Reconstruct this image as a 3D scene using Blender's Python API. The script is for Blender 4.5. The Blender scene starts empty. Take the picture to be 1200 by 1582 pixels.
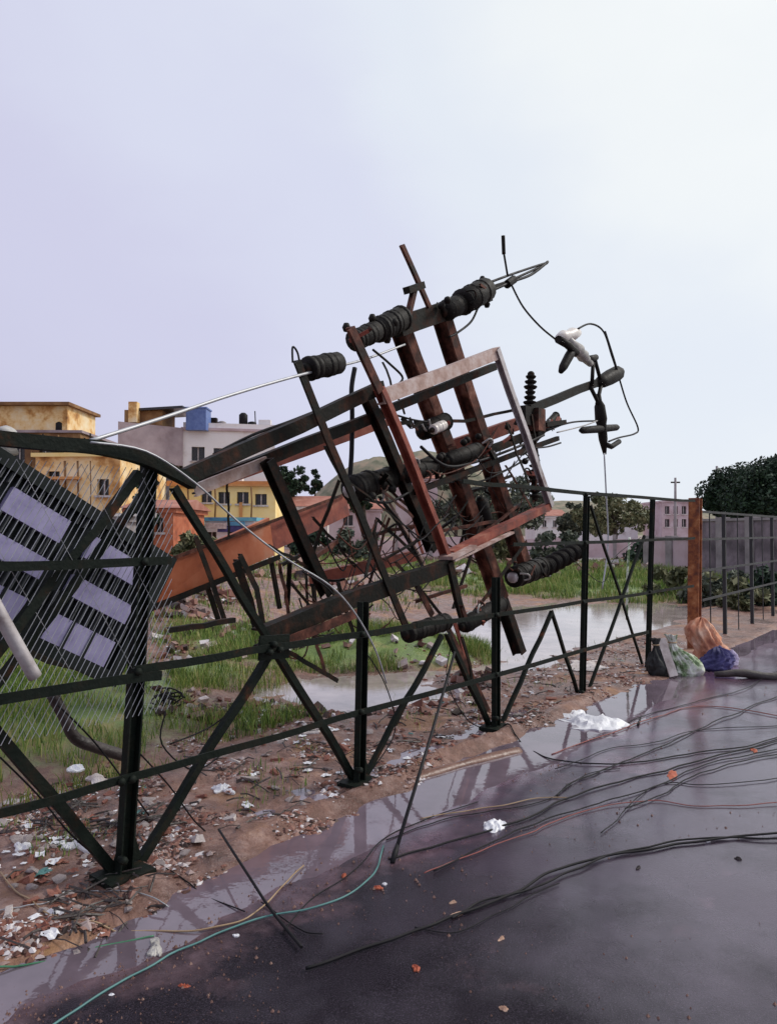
import bpy, math, random
import numpy as np
from mathutils import Vector, Matrix, noise

scene = bpy.context.scene
COL = scene.collection
R = math.radians
random.seed(7)
rng = np.random.default_rng(11)

# ------------------------------------------------------------------ camera
FPX, CW, CH, HOR, EYE = 1143.0, 1200, 1582, 822.0, 1.55
PITCH = math.atan((HOR - CH / 2) / FPX)
cam = bpy.data.cameras.new('camera')
cam.sensor_fit = 'HORIZONTAL'
cam.sensor_width = 36.0
cam.lens = 36.0 * FPX / CW
cam.clip_start, cam.clip_end = 0.05, 3000
camo = bpy.data.objects.new('camera', cam)
COL.objects.link(camo)
camo.location = (0, 0, EYE)
camo.rotation_euler = (math.pi / 2 + PITCH, 0, 0)
scene.camera = camo

# ------------------------------------------------------------------ light
SUN_AZ, SUN_EL = R(72), R(42)          # to the right of the view, fairly high
sdir = Vector((math.sin(SUN_AZ) * math.cos(SUN_EL), math.cos(SUN_AZ) * math.cos(SUN_EL), math.sin(SUN_EL)))
world = bpy.data.worlds.new('World')
scene.world = world
world.use_nodes = True
wn, wl = world.node_tree.nodes, world.node_tree.links
wn.clear()
bg = wn.new('ShaderNodeBackground'); bg.inputs[1].default_value = 0.1
wo = wn.new('ShaderNodeOutputWorld')
sky = wn.new('ShaderNodeTexSky'); sky.sky_type = 'NISHITA'; sky.sun_disc = False
sky.sun_elevation = SUN_EL; sky.sun_rotation = SUN_AZ
tc = wn.new('ShaderNodeTexCoord')
dot = wn.new('ShaderNodeVectorMath'); dot.operation = 'DOT_PRODUCT'
dot.inputs[1].default_value = sdir
wl.new(tc.outputs['Generated'], dot.inputs[0])
# cloud deck: brighter around the veiled sun, soft mottling everywhere
nz = wn.new('ShaderNodeTexNoise'); nz.inputs['Scale'].default_value = 2.3
nz.inputs['Detail'].default_value = 5; nz.inputs['Roughness'].default_value = 0.5
mp = wn.new('ShaderNodeMapping'); mp.inputs['Scale'].default_value = (1, 1, 1.8)
mp.inputs['Location'].default_value = (.4, 2.2, .3)
wl.new(tc.outputs['Generated'], mp.inputs['Vector']); wl.new(mp.outputs[0], nz.inputs['Vector'])
mad = wn.new('ShaderNodeMath'); mad.operation = 'MULTIPLY_ADD'
mad.inputs[1].default_value = 0.42; 
wl.new(nz.outputs['Fac'], mad.inputs[0]); wl.new(dot.outputs['Value'], mad.inputs[2])
ramp = wn.new('ShaderNodeValToRGB')
cr = ramp.color_ramp; cr.interpolation = 'EASE'
mr = wn.new('ShaderNodeMapRange'); mr.inputs[1].default_value = -0.92; mr.inputs[2].default_value = 1.28
wl.new(mad.outputs[0], mr.inputs[0]); wl.new(mr.outputs[0], ramp.inputs[0])
cr.elements[0].position = 0.0; cr.elements[0].color = (.62, .62, .78, 1)
cr.elements[1].position = 1.0; cr.elements[1].color = (1.2, 1.2, 1.15, 1)
for p_, c_ in ((.46, (.60, .59, .77, 1)), (.58, (.665, .665, .85, 1)), (.68, (.73, .755, .91, 1)), (.77, (.82, .87, .95, 1)), (.86, (.93, .965, .98, 1))):
    e = cr.elements.new(p_); e.color = c_
sc_ = wn.new('ShaderNodeVectorMath'); sc_.operation = 'SCALE'; sc_.inputs['Scale'].default_value = 10.0
wl.new(ramp.outputs[0], sc_.inputs[0])
mixc = wn.new('ShaderNodeMix'); mixc.data_type = 'RGBA'; mixc.inputs[0].default_value = 0.93
wl.new(sky.outputs[0], mixc.inputs[6]); wl.new(sc_.outputs[0], mixc.inputs[7])
wl.new(mixc.outputs[2], bg.inputs[0]); wl.new(bg.outputs[0], wo.inputs[0])

sun = bpy.data.lights.new('sun', 'SUN'); sun.energy = 1.9; sun.angle = R(12); sun.color = (1, .95, .88)
suno = bpy.data.objects.new('sun', sun); COL.objects.link(suno)
suno.rotation_euler = (-sdir).to_track_quat('-Z', 'Y').to_euler()
suno.location = (6, 6, 12)
scene.view_settings.view_transform = 'Standard'
scene.view_settings.look = 'None'
scene.view_settings.exposure = 0.0
scene.view_settings.gamma = 1.0
scene.cycles.max_bounces = 6
scene.cycles.use_denoising = True

# ------------------------------------------------------------------ survey of the place
CAMP = Vector((0, 0, EYE))
UX, UY = 0.627, 0.779
UF = Vector((UX, UY, 0))               # direction of the fence line
NF = Vector((-UY, UX, 0))              # away from the road
FD = 3.009                             # distance of the fence from the camera

def ray(px, py):
    a, b = (px - CW / 2) / FPX, -(py - CH / 2) / FPX
    c, s = math.cos(PITCH), math.sin(PITCH)
    return Vector((a, c - s * b, s + c * b))
def D(px, py, y):                      # a point at distance y
    d = ray(px, py); return CAMP + d * (y / d.y)
def F(px, py, o=0.0):                  # a point on the plane o metres behind the fence
    d = ray(px, py); return CAMP + d * ((FD + o) / d.dot(NF))
def G(px, py, z=0.0):                  # a point on level ground
    d = ray(px, py); return CAMP + d * ((z - EYE) / d.z)
def SO(p): return p.dot(UF), p.dot(NF) - FD
def W(s, o, z=0.0):
    v = NF * (FD + o) + UF * s; return Vector((v.x, v.y, z))

# ------------------------------------------------------------------ materials
MATS = {}
def new_mat(name):
    m = bpy.data.materials.new(name); m.use_nodes = True
    n, l = m.node_tree.nodes, m.node_tree.links
    b = n['Principled BSDF']
    MATS[name] = m
    return m, n, l, b
def mat(name, stops, scale=6.0, rough=(.6, .85), metal=0.0, bump=.3, detail=6, dist=0.01, spec=.5, island=0.0, seed=0.0, coords='Object', bscale=None):
    """procedural surface: noise driven colour ramp, roughness variation and fine relief"""
    m, n, l, b = new_mat(name)
    t = n.new('ShaderNodeTexCoord')
    mpp = n.new('ShaderNodeMapping'); mpp.inputs['Location'].default_value = (seed, seed * 1.7, seed * .3)
    l.new(t.outputs[coords], mpp.inputs[0])
    z = n.new('ShaderNodeTexNoise'); z.inputs['Scale'].default_value = scale
    z.inputs['Detail'].default_value = detail; z.inputs['Roughness'].default_value = .62
    l.new(mpp.outputs[0], z.inputs[0])
    rp = n.new('ShaderNodeValToRGB'); c = rp.color_ramp
    stops = sorted(stops)
    c.elements[0].position, c.elements[0].color = stops[0][0], (*stops[0][1], 1)
    c.elements[1].position, c.elements[1].color = stops[-1][0], (*stops[-1][1], 1)
    for p, col in stops[1:-1]:
        e = c.elements.new(p); e.color = (*col, 1)
    fac = z.outputs['Fac']
    if island:
        g = n.new('ShaderNodeNewGeometry')
        ma = n.new('ShaderNodeMath'); ma.operation = 'MULTIPLY_ADD'; ma.inputs[1].default_value = island
        sb = n.new('ShaderNodeMath'); sb.operation = 'SUBTRACT'; sb.inputs[1].default_value = .5
        l.new(g.outputs['Random Per Island'], sb.inputs[0])
        l.new(sb.outputs[0], ma.inputs[0]); l.new(fac, ma.inputs[2]); fac = ma.outputs[0]
    l.new(fac, rp.inputs[0]); l.new(rp.outputs[0], b.inputs['Base Color'])
    rr = n.new('ShaderNodeMapRange'); rr.inputs[1].default_value = .3; rr.inputs[2].default_value = .7
    rr.inputs[3].default_value, rr.inputs[4].default_value = rough
    l.new(z.outputs['Fac'], rr.inputs[0]); l.new(rr.outputs[0], b.inputs['Roughness'])
    b.inputs['Metallic'].default_value = metal
    b.inputs['Specular IOR Level'].default_value = spec
    if bump:
        z2 = n.new('ShaderNodeTexNoise'); z2.inputs['Scale'].default_value = bscale or scale * 5
        z2.inputs['Detail'].default_value = 4
        l.new(mpp.outputs[0], z2.inputs[0])
        bp = n.new('ShaderNodeBump'); bp.inputs['Strength'].default_value = bump; bp.inputs['Distance'].default_value = dist
        l.new(z2.outputs['Fac'], bp.inputs['Height']); l.new(bp.outputs[0], b.inputs['Normal'])
    return m

GREEN_BLACK = [(.25, (.004, .007, .005)), (.5, (.008, .012, .009)), (.62, (.015, .014, .010)), (.72, (.06, .022, .011)), (.8, (.11, .045, .02))]
mat('fence_paint', GREEN_BLACK, 9, (.5, .8), .0, .4, 7, spec=.14)
mat('fence_far', [(.3, (.018, .022, .024)), (.7, (.045, .042, .042))], 9, (.5, .8), .2, .2)
mat('rust_post', [(.3, (.05, .014, .008)), (.44, (.17, .045, .016)), (.56, (.30, .10, .032)), (.7, (.46, .22, .10))], 7, (.6, .9), .1, .5)
mat('steel_dark', [(.25, (.005, .006, .005)), (.48, (.011, .010, .008)), (.62, (.04, .018, .012)), (.78, (.12, .045, .026))], 7, (.5, .8), .0, .4, spec=.14)
mat('steel_rust', [(.25, (.008, .006, .005)), (.40, (.026, .012, .009)), (.50, (.085, .030, .021)), (.60, (.17, .066, .045)), (.72, (.29, .15, .11))], 5, (.55, .85), .0, .5, spec=.2)
mat('red_oxide', [(.28, (.06, .017, .012)), (.42, (.19, .042, .028)), (.55, (.29, .072, .045)), (.7, (.38, .15, .10))], 5, (.5, .8), .05, .3)
mat('red_sheet', [(.28, (.22, .055, .024)), (.45, (.44, .115, .045)), (.58, (.50, .165, .08)), (.72, (.52, .26, .17))], 2.5, (.5, .8), .05, .25)
mat('pale_steel', [(.25, (.22, .12, .095)), (.45, (.42, .28, .24)), (.6, (.55, .44, .41)), (.8, (.62, .54, .52))], 8, (.45, .75), .15, .3)
mat('galvanised', [(.3, (.20, .13, .12)), (.42, (.40, .36, .36)), (.7, (.66, .62, .63))], 6, (.4, .65), .2, .25)
mat('porcelain_black', [(.3, (.005, .005, .005)), (.6, (.014, .011, .009)), (.75, (.035, .022, .015))], 12, (.5, .75), 0, .4, spec=.18)
mat('porcelain_grey', [(.3, (.20, .19, .18)), (.55, (.40, .38, .36)), (.75, (.55, .52, .48))], 14, (.25, .5), 0, .1)
mat('porcelain_white', [(.3, (.55, .48, .42)), (.7, (.82, .79, .76))], 18, (.25, .5), 0, .1)
mat('aluminium_wire', [(.3, (.30, .31, .33)), (.7, (.5, .5, .52))], 20, (.4, .6), .6, 0)
mat('rubber_black', [(.3, (.005, .005, .006)), (.7, (.016, .014, .017))], 10, (.45, .7), 0, .1, spec=.2)
mat('cable_teal', [(.3, (.035, .13, .13)), (.7, (.10, .25, .24))], 10, (.35, .6), 0, 0)
mat('cable_green', [(.3, (.03, .13, .065)), (.7, (.07, .24, .13))], 10, (.35, .6), 0, 0)
mat('cable_tan', [(.3, (.24, .15, .08)), (.7, (.40, .28, .17))], 10, (.4, .7), 0, 0)
mat('cable_red', [(.3, (.16, .035, .03)), (.7, (.30, .07, .06))], 10, (.4, .7), 0, 0)
mat('tank_paint', [(.28, (.15, .14, .24)), (.40, (.31, .28, .47)), (.55, (.40, .37, .57)), (.7, (.50, .47, .66))], 4, (.35, .6), .1, .12)
mat('tank_fin', [(.3, (.03, .034, .036)), (.6, (.075, .08, .085)), (.8, (.15, .15, .15))], 7, (.5, .8), 0, .2)
mat('tank_dark', [(.3, (.006, .010, .009)), (.6, (.016, .02, .02)), (.8, (.04, .038, .034))], 7, (.5, .8), 0, .2, spec=.2)
mat('plaster_yellow', [(.25, (.70, .42, .12)), (.42, (.90, .66, .26)), (.7, (.92, .74, .38))], .9, (.8, .95), 0, .2)
mat('plaster_ochre', [(.3, (.24, .10, .035)), (.42, (.60, .31, .10)), (.5, (.82, .56, .26)), (.66, (.88, .74, .50))], .9, (.8, .95), 0, .3)
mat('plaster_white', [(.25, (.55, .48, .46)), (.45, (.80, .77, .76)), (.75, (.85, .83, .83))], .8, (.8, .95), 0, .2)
mat('plaster_mauve', [(.25, (.20, .14, .15)), (.5, (.33, .26, .28)), (.75, (.44, .36, .38))], .8, (.8, .95), 0, .2)  # on the white block's side this tone includes the shade away from the sun
mat('plaster_brown', [(.25, (.10, .045, .02)), (.5, (.24, .12, .05)), (.75, (.44, .27, .12))], 1.0, (.8, .95), 0, .3)
mat('plaster_pink', [(.25, (.36, .24, .24)), (.5, (.52, .40, .42)), (.75, (.62, .53, .56))], .7, (.8, .95), 0, .3)
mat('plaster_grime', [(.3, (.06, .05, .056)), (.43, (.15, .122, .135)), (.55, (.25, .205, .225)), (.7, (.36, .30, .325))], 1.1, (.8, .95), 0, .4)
mat('cornice_orange', [(.25, (.48, .18, .05)), (.7, (.66, .32, .12))], 1.5, (.7, .9), 0, .2)
mat('roof_tile', [(.25, (.22, .07, .05)), (.5, (.36, .14, .10)), (.75, (.46, .24, .19))], 1.4, (.7, .9), 0, .3)
mat('concrete', [(.25, (.16, .14, .14)), (.5, (.28, .25, .25)), (.75, (.40, .37, .37))], 1.4, (.7, .9), 0, .3)
mat('dark_opening', [(.3, (.012, .012, .013)), (.7, (.03, .028, .026))], 3, (.15, .4), 0, 0)
mat('water_tank_blue', [(.3, (.07, .12, .34)), (.7, (.16, .24, .50))], 3, (.4, .6), 0, .1)
mat('tarp_blue', [(.3, (.03, .10, .30)), (.55, (.10, .34, .46)), (.75, (.25, .50, .45))], 1.6, (.5, .7), 0, .3)
mat('bark', [(.3, (.03, .022, .016)), (.7, (.09, .065, .048))], 8, (.8, .95), 0, .6)
mat('leaf_dark', [(.1, (.004, .014, .007)), (.5, (.011, .032, .014)), (.9, (.03, .065, .028))], 1.2, (.6, .8), 0, 0, island=.9)
mat('leaf_grey', [(.1, (.035, .05, .035)), (.5, (.085, .105, .07)), (.9, (.15, .16, .11))], 1.2, (.6, .8), 0, 0, island=.9)
mat('leaf_olive', [(.1, (.06, .07, .03)), (.5, (.13, .14, .06)), (.9, (.21, .20, .10))], 1.2, (.6, .8), 0, 0, island=.9)
mat('grass', [(.05, (.03, .065, .012)), (.35, (.11, .20, .032)), (.6, (.23, .33, .06)), (.80, (.38, .36, .12)), (.95, (.48, .38, .19))], 1.2, (.5, .75), 0, 0, island=.7)
mat('brick_chip', [(.2, (.09, .03, .022)), (.5, (.24, .08, .052)), (.8, (.38, .19, .14))], 9, (.55, .9), 0, .5, island=.5)
mat('stone_chip', [(.2, (.07, .05, .048)), (.5, (.20, .155, .15)), (.8, (.42, .36, .35))], 9, (.5, .9), 0, .5, island=.5)
mat('rubble', [(.05, (.03, .014, .011)), (.25, (.12, .046, .033)), (.48, (.21, .082, .058)), (.68, (.26, .145, .115)), (.86, (.32, .24, .23)), (.96, (.44, .37, .36)), (1.0, (.60, .56, .57))], 3, (.5, .9), 0, .4, island=1.15)
mat('plastic_white', [(.3, (.62, .62, .66)), (.7, (.84, .84, .86))], 8, (.3, .5), 0, .3)
mat('slab_white', [(.3, (.30, .24, .22)), (.5, (.50, .44, .42)), (.7, (.68, .63, .61))], 8, (.5, .8), 0, .3)
mat('cloth_orange', [(.3, (.34, .11, .07)), (.48, (.60, .27, .16)), (.65, (.72, .48, .36))], 5, (.75, .95), 0, .5, bscale=30)
mat('cloth_blue', [(.3, (.02, .02, .08)), (.7, (.08, .07, .22))], 6, (.7, .9), 0, .5, bscale=30)
mat('cloth_lavender', [(.3, (.36, .30, .50)), (.7, (.66, .60, .74))], 6, (.7, .9), 0, .5, bscale=30)
mat('cloth_green', [(.3, (.03, .06, .03)), (.44, (.14, .22, .09)), (.54, (.55, .60, .48)), (.62, (.70, .72, .68)), (.75, (.30, .38, .16))], 9, (.5, .8), 0, .6, bscale=26)
mat('cloth_black', [(.3, (.010, .011, .012)), (.7, (.035, .036, .034))], 6, (.6, .9), 0, .5, bscale=26)
mat('wet_log', [(.3, (.018, .013, .012)), (.7, (.06, .045, .042))], 8, (.35, .7), 0, .7)
mat('leaf_litter', [(.3, (.30, .05, .02)), (.6, (.46, .12, .06)), (.8, (.56, .34, .24))], 14, (.5, .8), 0, .4)
mat('leaf_litter_pale', [(.3, (.42, .22, .13)), (.7, (.62, .46, .36))], 14, (.5, .8), 0, .4)
mat('mud', [(.25, (.09, .04, .028)), (.5, (.17, .085, .062)), (.75, (.27, .16, .13))], 5, (.25, .6), 0, .6, bscale=30)
mat('hill', [(.35, (.12, .125, .08)), (.5, (.22, .20, .14)), (.65, (.33, .25, .18))], .25, (.9, 1), 0, 0)

# wet asphalt: dark aggregate, thin water film in broad patches, mud carried in from the verge
m, n, l, b = new_mat('asphalt')
t = n.new('ShaderNodeTexCoord')
def NN(scale, det=4, rough=.55):
    q = n.new('ShaderNodeTexNoise'); q.inputs['Scale'].default_value = scale
    q.inputs['Detail'].default_value = det; q.inputs['Roughness'].default_value = rough
    l.new(t.outputs['Object'], q.inputs[0]); return q
def RAMP(src, stops):
    q = n.new('ShaderNodeValToRGB'); c = q.color_ramp
    c.elements[0].position, c.elements[0].color = stops[0][0], (*stops[0][1], 1)
    c.elements[1].position, c.elements[1].color = stops[-1][0], (*stops[-1][1], 1)
    for p, col in stops[1:-1]:
        e = c.elements.new(p); e.color = (*col, 1)
    l.new(src, q.inputs[0]); return q
def MIX(fac, a, c):
    q = n.new('ShaderNodeMix'); q.data_type = 'RGBA'
    if isinstance(fac, float): q.inputs[0].default_value = fac
    else: l.new(fac, q.inputs[0])
    for sock, v in ((q.inputs[6], a), (q.inputs[7], c)):
        if isinstance(v, tuple): sock.default_value = (*v, 1)
        else: l.new(v, sock)
    return q.outputs[2]
grain = NN(190, 4, .75)
base = RAMP(grain.outputs['Fac'], [(.3, (.004, .004, .005)), (.52, (.016, .0125, .018)), (.68, (.058, .046, .064)), (.78, (.16, .135, .17))])
patch = NN(.55, 6, .6)
dirtn = NN(2.2, 8, .68)
at = n.new('ShaderNodeAttribute'); at.attribute_name = 'mud'
ad = n.new('ShaderNodeMath'); ad.operation = 'ADD'
l.new(at.outputs['Fac'], ad.inputs[0]); l.new(dirtn.outputs['Fac'], ad.inputs[1])
mudf = RAMP(ad.outputs[0], [(.70, (0, 0, 0)), (1.25, (1, 1, 1))])
mcol = RAMP(NN(11, 6, .65).outputs['Fac'], [(.3, (.075, .042, .050)), (.7, (.20, .13, .15))])
l.new(MIX(mudf.outputs[0], base.outputs[0], mcol.outputs[0]), b.inputs['Base Color'])
film = RAMP(patch.outputs['Fac'], [(.36, (.40, .40, .40)), (.5, (.24, .24, .24)), (.62, (.10, .10, .10))])
l.new(film.outputs[0], b.inputs['Roughness'])
b.inputs['Specular IOR Level'].default_value = .7
b.inputs['Coat Weight'].default_value = .8; b.inputs['Coat Roughness'].default_value = .16; b.inputs['Coat IOR'].default_value = 1.33; b.inputs['Coat Tint'].default_value = (.97, .88, 1, 1); b.inputs['Specular Tint'].default_value = (.97, .85, 1, 1)
fa = n.new('ShaderNodeAttribute'); fa.attribute_name = 'film'
fs_ = n.new('ShaderNodeMath'); fs_.operation = 'MULTIPLY_ADD'; fs_.inputs[1].default_value = 1.0
pz = n.new('ShaderNodeMapRange'); pz.inputs[1].default_value = .3; pz.inputs[2].default_value = .7; pz.inputs[3].default_value = -.5; pz.inputs[4].default_value = .5
pn2 = NN(1.6, 7, .62); l.new(pn2.outputs['Fac'], pz.inputs[0])
l.new(fa.outputs['Fac'], fs_.inputs[0]); l.new(pz.outputs[0], fs_.inputs[2]); fs_.use_clamp = True
cw_ = n.new('ShaderNodeMapRange'); cw_.inputs[3].default_value = .0; cw_.inputs[4].default_value = 1.0
l.new(fs_.outputs[0], cw_.inputs[0]); l.new(cw_.outputs[0], b.inputs['Coat Weight'])
sp_ = n.new('ShaderNodeMapRange'); sp_.inputs[3].default_value = .08; sp_.inputs[4].default_value = .9
l.new(fs_.outputs[0], sp_.inputs[0]); l.new(sp_.outputs[0], b.inputs['Specular IOR Level'])
vo = n.new('ShaderNodeTexVoronoi'); vo.feature = 'DISTANCE_TO_EDGE'; vo.inputs['Scale'].default_value = .55
wv = NN(2.4, 5, .6); wa_ = n.new('ShaderNodeMix'); wa_.data_type = 'VECTOR'; wa_.inputs[0].default_value = .35
l.new(t.outputs['Object'], wa_.inputs[4]); l.new(wv.outputs['Color'], wa_.inputs[5]); l.new(wa_.outputs[1], vo.inputs['Vector'])
ck = RAMP(vo.outputs['Distance'], [(.0, (0, 0, 0)), (.012, (1, 1, 1))])
bp = n.new('ShaderNodeBump'); bp.inputs['Strength'].default_value = .55; bp.inputs['Distance'].default_value = .004
g2 = NN(150, 3, .6); l.new(g2.outputs['Fac'], bp.inputs['Height'])
bp2 = n.new('ShaderNodeBump'); bp2.inputs['Strength'].default_value = .3; bp2.inputs['Distance'].default_value = .03
g3 = NN(3.5, 4, .5); l.new(g3.outputs['Fac'], bp2.inputs['Height']); l.new(bp.outputs[0], bp2.inputs['Normal'])
bp3 = n.new('ShaderNodeBump'); bp3.inputs['Strength'].default_value = .35; bp3.inputs['Distance'].default_value = .004
l.new(ck.outputs[0], bp3.inputs['Height']); l.new(bp2.outputs[0], bp3.inputs['Normal'])
l.new(bp3.outputs[0], b.inputs['Normal'])

# open ground: wet pinkish soil, with turf where the attribute says so
m, n, l, b = new_mat('soil')
t = n.new('ShaderNodeTexCoord')
s1 = NN(1.3, 8, .65); s2 = NN(9, 8, .7)
c1 = RAMP(s1.outputs['Fac'], [(.28, (.06, .027, .020)), (.42, (.15, .070, .050)), (.55, (.27, .135, .095)), (.66, (.46, .24, .10))])
c2 = RAMP(s2.outputs['Fac'], [(.35, (.04, .022, .018)), (.5, (.19, .105, .085)), (.7, (.52, .38, .34))])
cc = MIX(.45, c1.outputs[0], c2.outputs[0])
at = n.new('ShaderNodeAttribute'); at.attribute_name = 'turf'
tm = n.new('ShaderNodeMath'); tm.operation = 'MULTIPLY_ADD'; tm.inputs[1].default_value = .7
l.new(s2.outputs['Fac'], tm.inputs[0]); l.new(at.outputs['Fac'], tm.inputs[2])
tf = RAMP(tm.outputs[0], [(.55, (0, 0, 0)), (.85, (1, 1, 1))])
tcol = RAMP(NN(3, 6).outputs['Fac'], [(.3, (.07, .12, .025)), (.55, (.16, .23, .05)), (.75, (.36, .26, .11))])
l.new(MIX(tf.outputs[0], cc, tcol.outputs[0]), b.inputs['Base Color'])
rr = RAMP(s1.outputs['Fac'], [(.38, (.18, .18, .18)), (.6, (.7, .7, .7))])
l.new(rr.outputs[0], b.inputs['Roughness'])
bp = n.new('ShaderNodeBump'); bp.inputs['Strength'].default_value = .8; bp.inputs['Distance'].default_value = .03
l.new(NN(22, 6, .7).outputs['Fac'], bp.inputs['Height']); l.new(bp.outputs[0], b.inputs['Normal'])

# flood water: thin, silty, mirror-like
for nm, silt, rg in (('water', (.46, .38, .36), .05), ('puddle_water', (.19, .145, .18), .02)):
    m, n, l, b = new_mat(nm)
    t = n.new('ShaderNodeTexCoord')
    w1 = NN(2.0, 5, .6)
    w2 = RAMP(w1.outputs['Fac'], [(.35, tuple(v * .6 for v in silt)), (.65, silt)])
    l.new(w2.outputs[0], b.inputs['Base Color'])
    b.inputs['Roughness'].default_value = rg
    b.inputs['IOR'].default_value = 1.6
    b.inputs['Specular IOR Level'].default_value = .6
    bp = n.new('ShaderNodeBump'); bp.inputs['Strength'].default_value = .06; bp.inputs['Distance'].default_value = .01
    l.new(NN(14, 3).outputs['Fac'], bp.inputs['Height']); l.new(bp.outputs[0], b.inputs['Normal'])

M = MATS

# ------------------------------------------------------------------ object helpers
WORLD = {}
def link(o, loc, parent=None):
    COL.objects.link(o)
    loc = Vector(loc)
    if parent is not None:
        o.parent = parent; o.location = loc - WORLD[parent.name]
    else: o.location = loc
    WORLD[o.name] = loc
    return o
def tag(o, label=None, cat=None, group=None, kind=None):
    if label: o['label'] = label
    if cat: o['category'] = cat
    if group: o['group'] = group
    if kind: o['kind'] = kind
    return o
def empty(name, loc, label, cat, group=None):
    o = bpy.data.objects.new(name, None); o.empty_display_size = .2
    link(o, loc); return tag(o, label, cat, group)

def frame_of(d, up):
    d = d.normalized()
    a = up.cross(d)
    if a.length < 1e-4: a = Vector((1, 0, 0)).cross(d)
    a.normalize(); return a, d.cross(a).normalized()
def ANG(w, t=None):
    t = t or w * .16; h = w / 2
    return [(-h, -h), (h, -h), (h, -h + t), (-h + t, -h + t), (-h + t, h), (-h, h)]
def CHAN(w, h, t=None):              # web on -a side, flanges along +a
    t = t or h * .12
    return [(-w / 2, -h / 2), (w / 2, -h / 2), (w / 2, -h / 2 + t), (-w / 2 + t, -h / 2 + t), (-w / 2 + t, h / 2 - t), (w / 2, h / 2 - t), (w / 2, h / 2), (-w / 2, h / 2)]
def IBEAM(w, h, t=None):
    t = t or w * .14
    return [(-w/2, -h/2), (w/2, -h/2), (w/2, -h/2+t), (t/2, -h/2+t), (t/2, h/2-t), (w/2, h/2-t), (w/2, h/2), (-w/2, h/2), (-w/2, h/2-t), (-t/2, h/2-t), (-t/2, -h/2+t), (-w/2, -h/2+t)]
def RECT(w, h): return [(-w/2, -h/2), (w/2, -h/2), (w/2, h/2), (-w/2, h/2)]
def CIRC(r, k=8): return [(r * math.cos(2*math.pi*i/k), r * math.sin(2*math.pi*i/k)) for i in range(k)]

class MB:
    def __init__(s): s.v, s.f, s.sm = [], [], []
    def add(s, vs, fs, smooth=False):
        o = len(s.v); s.v += [Vector(q) for q in vs]
        for q in fs: s.f.append([i + o for i in q]); s.sm.append(smooth)
        return s
    def sweep(s, path, prof, up=None, smooth=False, scale=None):
        path = [Vector(q) for q in path]; up = up or Vector((0, 0, 1))
        k = len(prof); vs = []
        prev = None
        for i, p in enumerate(path):
            d = (path[min(i+1, len(path)-1)] - path[max(i-1, 0)])
            if prev is None: a, c = frame_of(d, up)
            else:
                dn = d.normalized(); a = (prev - dn * prev.dot(dn)).normalized(); c = dn.cross(a)
            prev = a; sc = scale[i] if scale else 1
            vs += [p + (a * q[0] + c * q[1]) * sc for q in prof]
        fs = []
        for i in range(len(path) - 1):
            for j in range(k):
                fs.append([i*k + j, i*k + (j+1) % k, (i+1)*k + (j+1) % k, (i+1)*k + j])
        s.add(vs, fs, smooth)
        o = len(s.v) - len(vs)
        s.f.append([o + j for j in reversed(range(k))]); s.sm.append(False)
        s.f.append([o + (len(path)-1)*k + j for j in range(k)]); s.sm.append(False)
        return s
    def bar(s, p, q, prof, up=None): return s.sweep([p, q], prof, up)
    def tube(s, path, r, k=8, scale=None): return s.sweep(path, CIRC(r, k), None, True, scale)
    def lathe(s, p, q, prof, k=14):    # prof: (t along p-q, radius)
        p, q = Vector(p), Vector(q); a, c = frame_of(q - p, Vector((0, 0, 1)))
        vs, fs = [], []
        for t_, r_ in prof:
            for j in range(k):
                th = 2*math.pi*j/k
                vs.append(p.lerp(q, t_) + (a*math.cos(th) + c*math.sin(th)) * r_)
        for i in range(len(prof)-1):
            for j in range(k): fs.append([i*k+j, i*k+(j+1) % k, (i+1)*k+(j+1) % k, (i+1)*k+j])
        fs.append(list(reversed(range(k)))); fs.append([(len(prof)-1)*k + j for j in range(k)])
        return s.add(vs, fs, True)
    def box(s, o, ax, ay, az):         # corner + three edge vectors
        o, ax, ay, az = map(Vector, (o, ax, ay, az))
        vs = [o, o+ax, o+ax+ay, o+ay, o+az, o+ax+az, o+ax+ay+az, o+ay+az]
        fs = [[0,3,2,1],[4,5,6,7],[0,1,5,4],[1,2,6,5],[2,3,7,6],[3,0,4,7]]
        if ax.cross(ay).dot(az) < 0: fs = [list(reversed(q)) for q in fs]
        return s.add(vs, fs)
    def build(s, name, material, parent=None, loc=None):
        if loc is None:
            lo = [min(q[i] for q in s.v) for i in range(3)]; hi = [max(q[i] for q in s.v) for i in range(3)]
            loc = Vector(((lo[0]+hi[0])/2, (lo[1]+hi[1])/2, lo[2]))
        loc = Vector(loc)
        me = bpy.data.meshes.new(name)
        me.from_pydata([q - loc for q in s.v], [], s.f); 
        me.polygons.foreach_set('use_smooth', s.sm)
        me.materials.append(M[material]); me.update()
        return link(bpy.data.objects.new(name, me), loc, parent)

def smooth_path(pts, n=6):
    pts = [Vector(p) for p in pts]; out = []
    for i in range(len(pts) - 1):
        p0, p1, p2, p3 = pts[max(i-1, 0)], pts[i], pts[i+1], pts[min(i+2, len(pts)-1)]
        for k in range(n):
            t_ = k / n
            out.append(.5 * ((2*p1) + (p2-p0)*t_ + (2*p0-5*p1+4*p2-p3)*t_*t_ + (3*p1-p0-3*p2+p3)*t_**3))
    return out + [pts[-1]]

# ------------------------------------------------------------------ ground, road, water
WATER_Z = -0.12
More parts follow.
